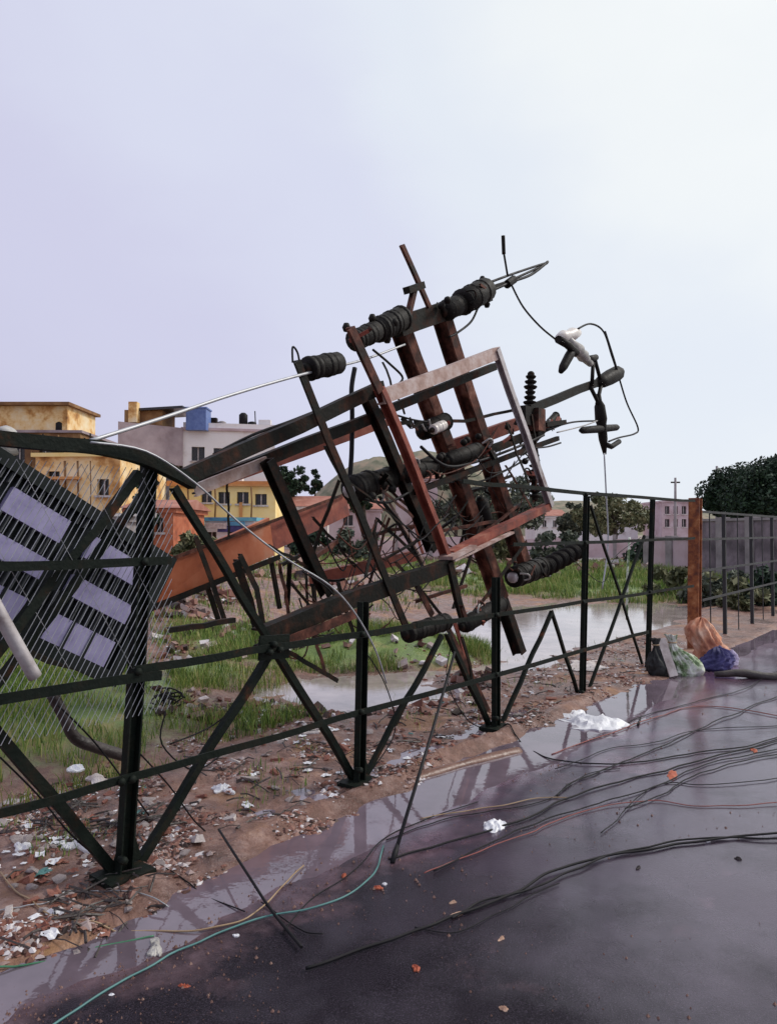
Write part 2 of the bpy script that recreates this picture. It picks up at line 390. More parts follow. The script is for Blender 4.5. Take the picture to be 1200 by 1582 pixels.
# land rising out of the flood: (pixel of its middle, half width, half depth, rise, turf)
BUMPS = [(500, 1008, 1.8, 1.2, .30, 1), (640, 1012, .9, .9, .22, 1), (930, 902, 4.6, 5.2, .34, 1), (1010, 885, 6, 9, .3, 1),
         (60, 1125, 1.6, 1.5, .30, .55), (150, 1090, .8, .8, .16, .8), (-120, 1060, 1.6, 3, .3, .8), (370, 915, 3.2, 9, .75, .1), (250, 985, 1.4, 1.6, .42, .12),
         (560, 905, 3, 7, .5, .12), (700, 890, 3, 8, .3, .9), (300, 1050, .9, .8, .17, .45), (420, 1110, .5, .45, .13, .9)]
BM = []
for px, py, rx, ry, h, tf_ in BUMPS:
    q = G(px, py, -.1); BM.append((q.x, q.y, rx, ry, h, tf_))
def sm(a, b_, x): 
    t_ = max(0., min(1., (x - a) / (b_ - a))); return t_ * t_ * (3 - 2 * t_)
def road_edge(s): return -.33 + .10 * noise.noise(Vector((s * .9, 3.1, 0))) + .05 * noise.noise(Vector((s * 3.7, 8.1, 0))) - .16 * sm(2.2, 3.6, s) + .10 * sm(6.5, 9, s)
def ground(s, o):
    """height and turf cover of the open ground"""
    e = road_edge(s)
    if o < e - .15: return -.06, 0
    x, y = UX*s - UY*(FD+o), UY*s + UX*(FD+o)
    z = -.06 + .075 * sm(e - .12, e + .1, o)
    # ridge of mud along the fence foot
    z += .045 * math.exp(-((o + .12 + .05*noise.noise(Vector((s*1.3, 0, 5)))) / .06) ** 2) * sm(1.8, 3, s) * sm(8, 6.5, s)
    z -= .035 * math.exp(-((o + .38) / .16) ** 2) * sm(1.9, 2.8, s) * sm(9, 7, s)
    z -= .02 * math.exp(-((o - .12) / .12) ** 2) * sm(2.6, 3.2, s) * sm(6.5, 5.5, s)
    wob = noise.noise(Vector((x*.8, y*.8, 1))) * .5
    z -= .20 * sm(.8 + wob, 1.9 + wob, o)
    turf = 0
    if o > .8:
        for bx, by, rx, ry, h, tf_ in BM:
            d2 = ((x-bx)/rx)**2 + ((y-by)/ry)**2
            if d2 < 4:
                k = math.exp(-d2 * 1.3); z += h * k
                turf = max(turf, tf_ * k * 1.3)
    far = sm(24, 40, o)
    z += .5 * far; turf = max(turf, .55 * far * (.5 + noise.noise(Vector((x*.08, y*.08, 0)))))
    if o > e - .1: z += .026 * noise.noise(Vector((x*5, y*5, 2))) + .035 * noise.noise(Vector((x*1.7, y*1.7, 4))) * sm(.2, 1, o) + .010*noise.noise(Vector((x*14, y*14, 7)))
    return z, min(1, turf)
def ground_at(p):
    return ground(*SO(p))[0]

def axis(fine_a, fine_b, step, lo, hi):
    xs = list(np.arange(fine_a, fine_b, step)); d = step; x = xs[-1]
    while x < hi: d *= 1.22; x += d; xs.append(x)
    d = step; x = fine_a; left = []
    while x > lo: d *= 1.22; x -= d; left.append(x)
    return left[::-1] + xs
ss, oo = axis(-1.5, 11, .06, -500, 900), axis(-1.0, 5, .05, -150, 1200)
vs, tv = [], []
for s in ss:
    for o in oo:
        z, tf_ = ground(s, o); vs.append(W(s, o, z)); tv.append(tf_)
no = len(oo)
fs = [(i*no+j, (i+1)*no+j, (i+1)*no+j+1, i*no+j+1) for i in range(len(ss)-1) for j in range(no-1)]
me = bpy.data.meshes.new('ground'); me.from_pydata(vs, [], fs)
a_ = me.attributes.new('turf', 'FLOAT', 'POINT'); a_.data.foreach_set('value', tv)
me.polygons.foreach_set('use_smooth', [True]*len(fs)); me.materials.append(M['soil'])
tag(link(bpy.data.objects.new('ground', me), (0, 0, 0)), kind='structure')

# road: cambered sheet with a ragged edge
ss2 = axis(-1.5, 11, .07, -400, 900)
cols = [0, .02, .06] + [.12 + .1*k for k in range(45)] + [5, 6, 9, 14]
vs, mv, fv = [], [], []
for s in ss2:
    e = road_edge(s)
    for k, c in enumerate(cols):
        z = -.05 if k == 0 else (-.012 + .016 * sm(0, .4, c) + .05 * sm(.3, 5, c))
        z += 0 if k == 0 else .007 * noise.noise(Vector((s*1.7, c*1.7, 0))) + .002 * noise.noise(Vector((s*9, c*9, 0)))
        vs.append(W(s, e - c, z))
        mv.append(max(0, .62 * math.exp(-c / .28) + .30 * math.exp(-c / 1.0) * sm(6, 7.5, s) + .10*math.exp(-c/2.2) + (.42*max(0, noise.noise(Vector((s*.35, c*2.6, 4)))))*sm(1.5, 3.5, s) + .25*max(0, noise.noise(Vector((s*.9, c*7, 14))))))
        fv.append(-.10 + 1.05*sm(1.4, 3.8, s + .10*c) + .3*sm(.5, .0, c))
nc = len(cols)
fs = [(i*nc+j, i*nc+j+1, (i+1)*nc+j+1, (i+1)*nc+j) for i in range(len(ss2)-1) for j in range(nc-1)]
me = bpy.data.meshes.new('road'); me.from_pydata(vs, [], fs)
a_ = me.attributes.new('mud', 'FLOAT', 'POINT'); a_.data.foreach_set('value', mv)
a_ = me.attributes.new('film', 'FLOAT', 'POINT'); a_.data.foreach_set('value', fv)
me.polygons.foreach_set('use_smooth', [True]*len(fs)); me.materials.append(M['asphalt'])
tag(link(bpy.data.objects.new('road', me), (0, 0, 0)), kind='structure')

# flood water beyond the verge
q = [W(-60, .3, WATER_Z), W(140, .3, WATER_Z), W(140, 60, WATER_Z), W(-60, 60, WATER_Z)]
tag(MB().add(q, [[0, 1, 2, 3]]).build('water', 'water'), kind='structure')

# shallow puddles by the fence foot
# one level sheet; mud and asphalt stand out of it wherever they are higher
q = [W(-3, -1.5, -.0015), W(13, -1.5, -.0015), W(13, .55, -.0015), W(-3, .55, -.0015)]
tag(MB().add(q, [[0, 1, 2, 3]]).build('puddle', 'puddle_water'), kind='structure')

# ------------------------------------------------------------------ distant setting
def hill(px, py, dist, wpx, hpx, name='hill', seed=0):
    c = D(px, py, dist); w = wpx * dist / FPX; vs, fs = [], []
    K, J = 36, 10
    top = D(px, py - hpx, dist).z
    for i in range(K + 1):
        u = -1 + 2 * i / K
        for j in range(J + 1):
            v = -1 + 2 * j / J
            hh = max(0, 1 - u*u) ** .7 * max(0, 1 - v*v) ** .8 * (1 + .10 * noise.noise(Vector((u*3 + seed, v*3, 0))) + .04 * noise.noise(Vector((u*11 + seed, v*11, 0))))
            vs.append((c.x + u * w, c.y + v * w * .5, -.5 + (top + .5) * hh))
    for i in range(K):
        for j in range(J): fs.append([i*(J+1)+j, (i+1)*(J+1)+j, (i+1)*(J+1)+j+1, i*(J+1)+j+1])
    tag(MB().add(vs, fs, True).build(name, 'hill'), kind='structure')
hill(640, 760, 260, 190, 62, seed=5)
hill(860, 800, 420, 330, 26, seed=7)
hill(300, 800, 420, 400, 20, seed=4)

# ------------------------------------------------------------------ buildings
def facade_house(name, label, cat, px0, px1, ptop, dist, depth, wall, wins=(), yaw=0.0, cornice=None, extra=None, frame='slab_white', band=None, base_z=-.3, parapet=.0):
    """box house: front wall with real openings; windows given in pixels (x0, x1, y0, y1) on the front"""
    A, B = D(px0, ptop, dist), D(px1, ptop, dist)
    H = A.z - base_z
    P0 = Vector((A.x, A.y, base_z)); wdt = B.x - A.x
    ax = Vector((math.cos(yaw), math.sin(yaw), 0)); ay = Vector((-math.sin(yaw), math.cos(yaw), 0)); az = Vector((0, 0, 1))
    wdt = wdt / max(.3, math.cos(yaw))
    root = empty(name, P0 + ax*wdt/2, label, cat)
    def uv(px, py):
        d = ray(px, py); t_ = (P0 - CAMP).dot(ay) / d.dot(ay); q_ = CAMP + d * t_
        return (q_ - P0).dot(ax), q_.z - base_z
    op = []
    for x0, x1, y0, y1 in wins:
        u0, v1 = uv(x0, y0); u1, v0 = uv(x1, y1); op.append((u0, u1, v0, v1))
    us = sorted({0., wdt, *[w for o_ in op for w in o_[:2]]}); vvs = sorted({0., H, *[w for o_ in op for w in o_[2:]]})
    mb = MB(); RV = .28
    for i in range(len(us)-1):
        for j in range(len(vvs)-1):
            uc, vc = (us[i]+us[i+1])/2, (vvs[j]+vvs[j+1])/2
            if any(o_[0] < uc < o_[1] and o_[2] < vc < o_[3] for o_ in op): continue
            mb.add([P0+ax*us[i]+az*vvs[j], P0+ax*us[i+1]+az*vvs[j], P0+ax*us[i+1]+az*vvs[j+1], P0+ax*us[i]+az*vvs[j+1]], [[0, 1, 2, 3]])
    for u0, u1, v0, v1 in op:      # reveals
        c = [P0+ax*u0+az*v0, P0+ax*u1+az*v0, P0+ax*u1+az*v1, P0+ax*u0+az*v1]
        for k in range(4): mb.add([c[k], c[(k+1) % 4], c[(k+1) % 4]+ay*RV, c[k]+ay*RV], [[3, 2, 1, 0]])
    q_ = [P0, P0+ax*wdt, P0+ax*wdt+ay*depth, P0+ay*depth]
    for k in (1, 2, 3): mb.add([q_[k], q_[(k+1) % 4], q_[(k+1) % 4]+az*H, q_[k]+az*H], [[0, 1, 2, 3]])
    mb.build('wall', wall, root)
    MB().box(P0 - ax*.15 - ay*.15 + az*H, ax*(wdt+.3), ay*(depth+.3), az*.18).build('roof', cornice or wall, root)
    if parapet:
        MB().box(P0 + az*(H+.18), ax*wdt, ay*.15, az*parapet).build('parapet', band or wall, root)
    for u0, u1, v0, v1 in op:
        w_ = MB().add([P0+ax*(u0-.02)+ay*RV*.9+az*(v0-.02), P0+ax*(u1+.02)+ay*RV*.9+az*(v0-.02), P0+ax*(u1+.02)+ay*RV*.9+az*(v1+.02), P0+ax*(u0-.02)+ay*RV*.9+az*(v1+.02)], [[0, 1, 2, 3]]).build('window', 'dark_opening', root)
        MB().box(P0+ax*((u0+u1)/2-.03)+ay*RV*.6+az*v0, ax*.06, ay*.05, az*(v1-v0)).build('mullion', frame, w_)
        MB().box(P0+ax*(u0-.1)-ay*.10+az*(v0-.10), ax*(u1-u0+.2), ay*.2, az*.09).build('sill', frame, w_)
    return root, P0, ax, ay, az, wdt, H, uv

# yellow house
root, P0, ax, ay, az, wd, H, uv = facade_house('yellow_house', 'yellow plastered house with a row of four small dark windows', 'house', 262, 424, 748, 40, 6, 'plaster_yellow',
    [(311, 327, 758, 776), (337, 355, 760, 778), (366, 384, 760, 778), (394, 412, 763, 780)], yaw=.06, cornice='cornice_orange')
u0, v0 = uv(378, 748); u1, v1 = uv(400, 716)
MB().add([P0+ax*u0+az*(H+.18)+ay*.1, P0+ax*wd+az*(H+.18)+ay*.1, P0+ax*(u0+wd)*.5+az*v1+ay*.1, P0+ax*u0+az*(H+.18)+ay*.4, P0+ax*wd+az*(H+.18)+ay*.4, P0+ax*(u0+wd)*.5+az*v1+ay*.4],
         [[0, 1, 2], [5, 4, 3], [0, 2, 5, 3], [1, 4, 5, 2]]).build('gable', 'plaster_white', root)
_, vb = uv(340, 750)
MB().box(P0 - ay*.28 + az*(vb-.05) - ax*.1, ax*(wd+.2), ay*.27, az*.10).build('ledge', 'cornice_orange', root)
u0, _ = uv(370, 800)
MB().box(P0 + ax*u0 - ay*.12, ax*.16, ay*.11, az*(H*.78)).build('downpipe', 'cornice_orange', root)

# white two storey block; its mauve side has the shade put into the colour
root, P0, ax, ay, az, wd, H, uv = facade_house('white_block', 'white two storey block with mauve upper side coloured as in shade and blue roof tank', 'building', 283, 420, 664, 50, 9, 'plaster_white',
    [(296, 316, 690, 712), (330, 350, 692, 714)], yaw=.22, cornice='plaster_pink', band='plaster_white', parapet=.35)
S0 = P0.copy(); sd = (D(183, 664, 47) - D(283, 664, 50)); sd.z = 0
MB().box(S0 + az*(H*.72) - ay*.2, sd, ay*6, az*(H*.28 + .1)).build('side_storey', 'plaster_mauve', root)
MB().box(S0 - ay*.0 + sd*.06, sd*.90, ay*5, az*(H*.72)).build('lower_storey', 'concrete', root)
for k in (.12, .4, .68, .92):
    MB().box(S0 + sd*k - ay*.6, sd.normalized()*.28, ay*.35, az*(H*.72)).build('pillar', 'plaster_brown', root)
T0 = D(287, 664, 49.6)
MB().box(T0, Vector((1.35, 0, 0)), Vector((0, 1.4, 0)), Vector((0, 0, 1.45))).build('water_tank', 'water_tank_blue', root)
MB().box(T0 + Vector((-.06, -.06, 1.451)), Vector((1.47, 0, 0)), Vector((0, 1.52, 0)), Vector((0, 0, .10))).build('tank_lid', 'water_tank_blue', root)
Sh = D(192, 655, 49); ShB = D(250, 655, 49)
MB().box(Vector((Sh.x, Sh.y, Sh.z-.4)), Vector((ShB.x-Sh.x, 0, 0)), Vector((0, 3, 0)), Vector((0, 0, 1.35))).build('roof_room', 'plaster_brown', root)
MB().box(D(214, 634, 48.6), D(282, 630, 48.6) - D(214, 634, 48.6), Vector((0, 3.6, 0)), Vector((0, 0, .16))).build('roof_sheet', 'dark_opening', root)
MB().box(D(198, 652, 48.2), Vector((.55, 0, 0)), Vector((0, .6, 0)), Vector((0, 0, 1.35))).build('chimney', 'plaster_ochre', root)

# ochre stained house on the left
root, P0, ax, ay, az, wd, H, uv = facade_house('ochre_house', 'cream and ochre stained house behind the tilted transformer', 'house', 55, 188, 706, 34, 6, 'plaster_ochre',
    [(72, 92, 728, 752), (150, 168, 740, 765)], yaw=-.05, cornice='plaster_yellow')
MB().box(P0 - ay*.5 + az*(H*.80), ax*wd*.55, ay*.49, az*.12).build('sunshade', 'cornice_orange', root)
# brown building at the frame's edge
root, P0, ax, ay, az, wd, H, uv = facade_house('brown_block', 'brown flat roofed building at the far left edge', 'building', -60, 122, 668, 52, 9, 'plaster_brown',
    [(20, 38, 690, 715), (60, 78, 690, 715)], yaw=.03, cornice='plaster_mauve')
q = D(-60, 668, 52.6); q2 = D(104, 668, 52.6)
MB().box(Vector((q.x, q.y, q.z)), Vector((q2.x-q.x, 0, 0)), Vector((0, 5, 0)), Vector((0, 0, 1.9))).build('upper_storey', 'plaster_ochre', root)
MB().box(Vector((q.x-.2, q.y-.5, q.z+1.9)), Vector((q2.x-q.x+.5, 0, 0)), Vector((0, 5.8, 0)), Vector((0, 0, .22))).build('roof_slab', 'plaster_brown', root)
# terrace houses between
def gable_house(name, label, px0, px1, peave, pridge, dist, wall, roof, wins=()):
    r_, P0, ax, ay, az, wd, H, uv = facade_house(name, label, 'house', px0, px1, peave, dist, 5, wall, wins)
    zr = D(px0, pridge, dist).z - P0.z
    e = .3
    a, b_ = P0 - ax*e - ay*e + az*(H+.19), P0 + ax*(wd+e) - ay*e + az*(H+.19)
    c, d = P0 - ax*e + ay*2.5 + az*zr, P0 + ax*(wd+e) + ay*2.5 + az*zr
    f, g = a + ay*(5+2*e), b_ + ay*(5+2*e)
    MB().add([a, b_, d, c, f, g], [[0, 1, 2, 3], [3, 2, 5, 4], [0, 3, 4], [1, 5, 2], [0, 4, 5, 1]]).build('pitched_roof', roof, r_)
gable_house('tiled_house', 'low house with pinkish red roof right of the yellow house', 448, 506, 786, 764, 60, 'plaster_white', 'roof_tile', [(462, 472, 790, 802), (484, 494, 790, 802)])
gable_house('tiled_house', 'small red roofed house below the olive hill', 612, 676, 742, 712, 75, 'plaster_pink', 'roof_tile', [(624, 634, 750, 764), (650, 660, 750, 764)])
gable_house('tiled_house', 'red roofed cottage seen between the leaning poles', 508, 588, 790, 768, 55, 'plaster_pink', 'roof_tile', [(530, 545, 796, 812)])
gable_house('white_house', 'far white house under the end of the pale frame', 826, 872, 800, 786, 70, 'plaster_white', 'roof_tile', [(838, 844, 804, 814), (854, 860, 804, 814)])
facade_house('far_block', 'far pale mauve block left of the rust orange post', 'building', 1022, 1064, 776, 80, 6, 'plaster_pink', [(1027, 1034, 782, 794), (1040, 1047, 782, 794), (1053, 1060, 782, 794), (1027, 1034, 802, 814), (1040, 1047, 802, 814), (1053, 1060, 802, 814)])
facade_house('far_block', 'far low white block beside the grey green trees', 'building', 905, 985, 806, 85, 6, 'plaster_white', [(915, 923, 810, 822), (935, 943, 810, 822), (957, 965, 810, 822)])
facade_house('shop_row', 'low shed with a blue tarpaulin front below the yellow house', 'shed', 296, 392, 805, 36, 3, 'plaster_white', [(318, 334, 822, 850), (352, 372, 822, 850)], cornice='tarp_blue')
root = bpy.data.objects['shop_row']
for x0, x1, y0, y1, m_ in ((296, 316, 806, 830, 'cloth_green'), (318, 350, 808, 817, 'slab_white'), (336, 392, 812, 822, 'cloth_blue'), (352, 378, 806, 812, 'tarp_blue'), (374, 392, 823, 846, 'cloth_lavender')):
    p0, p1 = D(x0, y1, 35.75 - .03*(x0 % 5)), D(x1, y0, 35.75 - .03*(x0 % 5))
    MB().box(p0, Vector((p1.x-p0.x, 0, 0)), Vector((0, .06, 0)), Vector((0, 0, p1.z-p0.z))).build('tarpaulin', m_, root)

# roof clutter: each piece belongs to the building that carries it
def clutter(root, px0, px1, py, dist, n_, seed, mats=('plaster_brown', 'concrete', 'plaster_white', 'steel_dark')):
    rc = random.Random(seed)
    for k in range(n_):
        x = rc.uniform(px0, px1); p = D(x, py, dist + rc.uniform(.4, 2)); p.z = D(x, py, dist).z - .05
        kd = rc.random(); h = rc.uniform(.25, 1.0)
        if kd < .45: MB().box(p, Vector((rc.uniform(.2, .9), 0, 0)), Vector((0, .5, 0)), Vector((0, 0, h*.8))).build('roof_box', rc.choice(mats), root)
        elif kd < .8: MB().tube([p, p + Vector((rc.uniform(-.1, .1), 0, h*1.5))], .04, 5).build('roof_pipe', 'steel_dark', root)
        else: MB().lathe(p, p + Vector((0, 0, h)), [(0, .3), (.85, .3), (1, .15)], 10).build('roof_drum', rc.choice(['rubber_black', 'concrete']), root)
B_ = bpy.data.objects
clutter(B_['brown_block'], 0, 128, 668, 52, 9, 1); clutter(B_['white_block'], 285, 400, 655, 50.5, 9, 2); clutter(B_['ochre_house'], 60, 180, 700, 34, 8, 3); clutter(B_['yellow_house'], 290, 370, 744, 40, 5, 4)
for nm, fx, top, bot, ds in (('ochre_house', (100, 120, 140, 176), 712, 800, 33.9), ('yellow_house', (290, 332, 388), 752, 800, 39.8), ('brown_block', (10, 48, 90), 672, 720, 51.9)):
    for x in fx: MB().tube([D(x, top, ds), D(x+1, (top+bot)/2, ds), D(x, bot, ds)], .045, 6).build('wall_pipe', 'plaster_brown', B_[nm])
# low sheds and walls crowding below
gable_house('tin_shed', 'rust red low shed just left of the yellow house', 196, 268, 792, 768, 30, 'red_sheet', 'roof_tile', [(210, 224, 800, 822), (240, 252, 800, 822)])
gable_house('tin_shed', 'grey low shed behind the transformer corner', 124, 196, 806, 790, 27, 'concrete', 'concrete', [(140, 156, 815, 840)])

# compound wall on the right, in bays with coping and piers
cw = empty('compound_wall', D(1150, 890, 24), 'long mauve plastered compound wall beneath the dark tree', 'wall')
wa, wb = D(1000, 895, 27), D(1330, 905, 19)
wa.z = wb.z = -.2
dv = (wb - wa); nb = 7
for k in range(nb):
    p, q = wa + dv*(k/nb), wa + dv*((k+1)/nb)
    ht = 2.1 if k > 1 else 1.5
    dn = (q-p).normalized(); pn = Vector((-dn.y, dn.x, 0))
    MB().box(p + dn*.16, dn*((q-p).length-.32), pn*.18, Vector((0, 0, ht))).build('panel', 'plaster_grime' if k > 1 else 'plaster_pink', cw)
    MB().box(p - dn*.16 - pn*.06, dn*.32, pn*.30, Vector((0, 0, ht+.12))).build('pier', 'concrete', cw)
    MB().box(p + dn*.165 - pn*.05 + Vector((0, 0, ht+.003)), dn*((q-p).length-.33), pn*.28, Vector((0, 0, .08))).build('coping', 'concrete', cw)
lw = empty('boundary_wall', D(700, 850, 45), 'low pale boundary wall far across the flooded field', 'wall')
p, q = D(560, 850, 48), D(1010, 850, 44); p.z = q.z = 0; dn = (q-p).normalized(); pn = Vector((-dn.y, dn.x, 0))
for k in range(8):
    a, b_ = p.lerp(q, k/8), p.lerp(q, (k+1)/8)
    MB().box(a + dn*.1, dn*((b_-a).length-.2), pn*.2, Vector((0, 0, 1.0 + .25*((k*37) % 3)/2))).build('panel', 'plaster_pink', lw)
    MB().box(a - dn*.1 - pn*.05, dn*.2, pn*.3, Vector((0, 0, 1.4))).build('pier', 'concrete', lw)

# ------------------------------------------------------------------ trees
def tree(name, label, px, py, dist, rx, rz, mt, nleaf=3500, leaf=.16, seed=0, clumps=34, trunk_r=.16, group=None):
    rnd = np.random.default_rng(seed)
    c = D(px, py, dist)
    root = empty(name, (c.x, c.y, 0), label, 'tree', group)
    tr = MB(); base = Vector((c.x, c.y, -.2))
    tr.tube(smooth_path([base, base.lerp(c, .5) + Vector((.1*rx, 0, 0)), c + Vector((0, 0, rz*.2))], 4), trunk_r, 8, [1.15 - .07*i for i in range(9)])
    cc_ = []
    for k in range(clumps):
        v = Vector(rnd.normal(size=3)); v.normalize(); r_ = rnd.uniform(.15, 1.0)**.5
        q_ = Vector((v.x*rx*r_, v.y*rx*r_, v.z*rz*r_ * (1 if v.z > 0 else .75))); cc_.append(q_)
        if k % 3 == 0: tr.tube([c + Vector((0, 0, -rz*.4)), c + q_*.55 + Vector((0, 0, -rz*.12)), c + q_*.95], trunk_r*.32, 5, [1, .6, .25])
    tr.build('trunk', 'bark', root)
    per = nleaf // clumps; vs, fs = [], []
    for q_ in cc_:
        cs = rnd.uniform(.15, .27) * rx
        P_ = rnd.normal(size=(per, 3)); P_ *= np.minimum(1, 1.5/np.linalg.norm(P_, axis=1))[:, None]; P_ = P_ * cs * np.array([1, 1, .75]) * .75
        A = rnd.normal(size=(per, 3)); A /= np.linalg.norm(A, axis=1)[:, None]
        B_ = np.cross(A, rnd.normal(size=(per, 3))); B_ /= np.linalg.norm(B_, axis=1)[:, None]
        sz = leaf * rnd.uniform(.6, 1.3, size=(per, 1))
        C_ = np.array(c + q_)[None] + P_
        base_i = len(vs)
        quad = np.stack([C_ - A*sz, C_ + B_*sz*.5, C_ + A*sz, C_ - B_*sz*.5], 1).reshape(-1, 3)
        vs += quad.tolist(); fs += [[base_i+4*i, base_i+4*i+1, base_i+4*i+2, base_i+4*i+3] for i in range(per)]
    me = bpy.data.meshes.new('crown'); o0 = Vector((c.x, c.y, 0))
    me.from_pydata([Vector(v) - o0 for v in vs], [], fs); me.materials.append(M[mt])
    link(bpy.data.objects.new('crown', me), o0, root)
tree('shade_tree', 'big dark green tree behind the mauve wall on the right', 1200, 768, 36, 3.1, 1.75, 'leaf_dark', 60000, .10, 1, 150, .25)
tree('shade_tree', 'small dark tree at the left side of the big dark tree', 1118, 775, 37, 1.1, 1.1, 'leaf_dark', 14000, .085, 12, 50, .14)
tree('far_tree', 'dark green tree just right of the yellow house', 446, 748, 62, 1.6, 1.7, 'leaf_dark', 2600, .2, 2, 24)
tree('far_tree', 'little round tree between two leaning uprights', 486, 748, 66, .9, 1.2, 'leaf_dark', 1600, .17, 3, 16, .1)
tree('far_tree', 'greyish green bushy tree beyond the open fence bay', 945, 798, 55, 2.7, 1.7, 'leaf_olive', 4000, .2, 4, 34)
tree('far_tree', 'pale grey tree behind the disc insulators', 885, 806, 60, 1.6, 1.5, 'leaf_grey', 2600, .2, 5, 24)
tree('far_tree', 'spreading grey tree behind the middle of the fallen poles', 790, 782, 62, 3.3, 2.6, 'leaf_grey', 4800, .22, 6, 40)
tree('far_tree', 'dull green tree seen between the two leaning poles', 700, 775, 58, 2.2, 2.0, 'leaf_grey', 3000, .2, 8, 28)
tree('far_tree', 'dark bush mass behind the leaning left uprights', 560, 765, 50, 1.5, 1.2, 'leaf_dark', 2600, .16, 9, 22)
tree('far_tree', 'dark tree low behind the post of the bent top rail', 222, 790, 30, .9, 1.3, 'leaf_dark', 2400, .1, 10, 20, .1)

for k, (px, py, ds, rx, rz, mt) in enumerate(((1100, 915, 17, .8, .5, 'leaf_grey'), (1140, 925, 15, .6, .45, 'leaf_olive'), (1185, 918, 16, .9, .5, 'leaf_dark'), (1050, 905, 19, .9, .5, 'leaf_olive'), (860, 850, 36, 1.4, .8, 'leaf_grey'), (770, 845, 38, 1.5, .9, 'leaf_olive'), (1010, 868, 30, 1.2, .7, 'leaf_dark'), (480, 850, 26, .8, .7, 'leaf_dark'), (300, 850, 20, .6, .5, 'leaf_olive'), (545, 842, 30, 1.0, .9, 'leaf_grey'))):
    tree('shrub', ['grey green shrub right of the rust orange post', 'olive shrub at the wall foot between far bars', 'dark shrub at the wall foot by the right edge', 'olive shrub just left of the rust orange post', 'grey shrub near the white far house', 'olive shrub behind the leaning pole feet', 'dark shrub behind the fifth fence post', 'dark shrub under the red plate end', 'olive shrub above the slanted red plate', 'grey shrub behind the struts in the middle'][k], px, py, ds, rx, rz, mt, 1500, .05 + ds*.003, 50+k, 16, .04, 'shrubs on the far bank')
# far electricity poles
for px, pt, ds, lb in ((1043, 738, 70, 'distant pole standing above the mauve block'), (1107, 720, 40, 'thin bare pole in front of the dark tree')):
    root = empty('utility_pole', D(px, 840, ds) * 1, lb, 'pole')
    b_ = D(px, 850, ds); b_.z = -.2; tp = D(px, pt, ds)
    w_ = 3.2 * ds / FPX
    MB().tube([b_, tp], w_*.7, 8, [1.2, .8]).build('shaft', 'concrete', root)
    MB().box(tp + Vector((-w_*2.2, -.05, -w_*2.6)), Vector((w_*4.4, 0, 0)), Vector((0, .1, 0)), Vector((0, 0, w_*.7))).build('crossarm', 'steel_dark', root)

# ------------------------------------------------------------------ the steel fence along the road
fence = empty('steel_fence', W(4, 0, 0), 'dark green steel fence with crossed braces along the wet road', 'fence')
def fp(*a): return F(*a, 0.0)
def jig(p, q, n_, amp, seed):
    out = []
    for i in range(n_+1):
        t_ = i/n_; w_ = math.sin(math.pi*t_)
        out.append(p.lerp(q, t_) + Vector((noise.noise(Vector((t_*3, seed, 0))), noise.noise(Vector((t_*3, seed, 4))), noise.noise(Vector((t_*3, seed, 9)))))*amp*w_)
    return out
POSTS = [((190, 1372), (231, 706), .066), ((555, 1222), (561, 930), .064), ((766, 1140), (766, 892), .064), ((899, 1088), (906, 766), .062), ((1000, 1046), (1008, 770), .062)]
for i, (f_, t_, w_) in enumerate(POSTS):
    a, b_ = F(*f_, .0), F(*t_, .0)
    MB().bar(a, b_, CHAN(w_*.7, w_), UF).build('post', 'fence_paint', fence)
a = W(SO(F(190, 1300))[0] - 1.6, 0, -.1); MB().bar(a, a + Vector((0, 0, 2.0)), CHAN(.06, .082), UF).build('post', 'fence_paint', fence)
rp_ = MB().bar(F(1072, 1010), F(1074, 770), IBEAM(.14, .14), UF).build('post', 'rust_post', fence)
rp_['label'] = 'wide rust orange post'
# rails
o_ = -.055
def rail(pts, w_=.05, o=o_, m_='fence_paint', wob=0):
    P_ = [F(x, y, o) for x, y in pts]
    w_ *= .76
    P_ = smooth_path(P_, 5)
    P_ = [p + Vector((0, 0, .012*noise.noise(p*2.1 + Vector((pts[0][1], 0, 0))))) + NF*.012*noise.noise(p*1.7) for p in P_]
    MB().sweep(P_, ANG(w_, w_*.22), Vector((0, 0, 1))).build('rail', m_, fence)
rail([(-180, 1303), (0, 1256), (190, 1204), (400, 1144), (560, 1100), (765, 1042), (1000, 976)], .046)
rail([(-180, 1108), (0, 1080), (120, 1060), (246, 1044)], .055)
rail([(205, 1036), (420, 1001), (560, 979), (650, 966)], .05, -.05)
rail([(640, 966), (765, 950), (900, 930), (1070, 905)], .042, -.055)
rail([(-180, 880), (0, 875), (130, 871), (262, 866)], .05)
rail([(790, 842), (900, 838), (1072, 832)], .04)
rail([(712, 744), (800, 751), (905, 762), (1072, 774)], .042)
rail([(-180, 668), (-60, 671), (0, 677), (80, 684), (150, 690), (215, 706), (262, 728), (300, 748)], .075, -.05, wob=1)
# crossed braces
def brace(a, b_, w_=.05, o=.05, n_=1, amp=0, seed=0):
    p, q = F(*a, o), F(*b_, o); w_ *= .78
    MB().sweep(jig(p, q, 8, amp or .022, seed + a[0]*.37), ANG(w_, w_*.2), NF).build('brace', 'fence_paint', fence)
brace((186, 1358), (-60, 1066), .055, .06)
brace((200, 1356), (422, 1000), .05, .06)
brace((550, 1210), (423, 1002), .05, .055)
brace((424, 1003), (268, 752), .045, .07, amp=.03, seed=1)
brace((558, 1210), (682, 982), .04, .06)
brace((760, 1130), (690, 978), .045, .06)
brace((770, 1130), (852, 945), .04, .06)
brace((895, 1082), (851, 943), .035, .06)
brace((905, 1078), (995, 828), .035, .06)
brace((995, 1036), (912, 780), .03, .08)
brace((-60, 1075), (214, 730), .05, -.01)
brace((-40, 1100), (240, 742), .045, .11)
MB().bar(F(400, 1002, -.01), F(446, 998, -.01), RECT(.012, .13), Vector((0, 0, 1))).build('gusset_plate', 'fence_paint', fence)
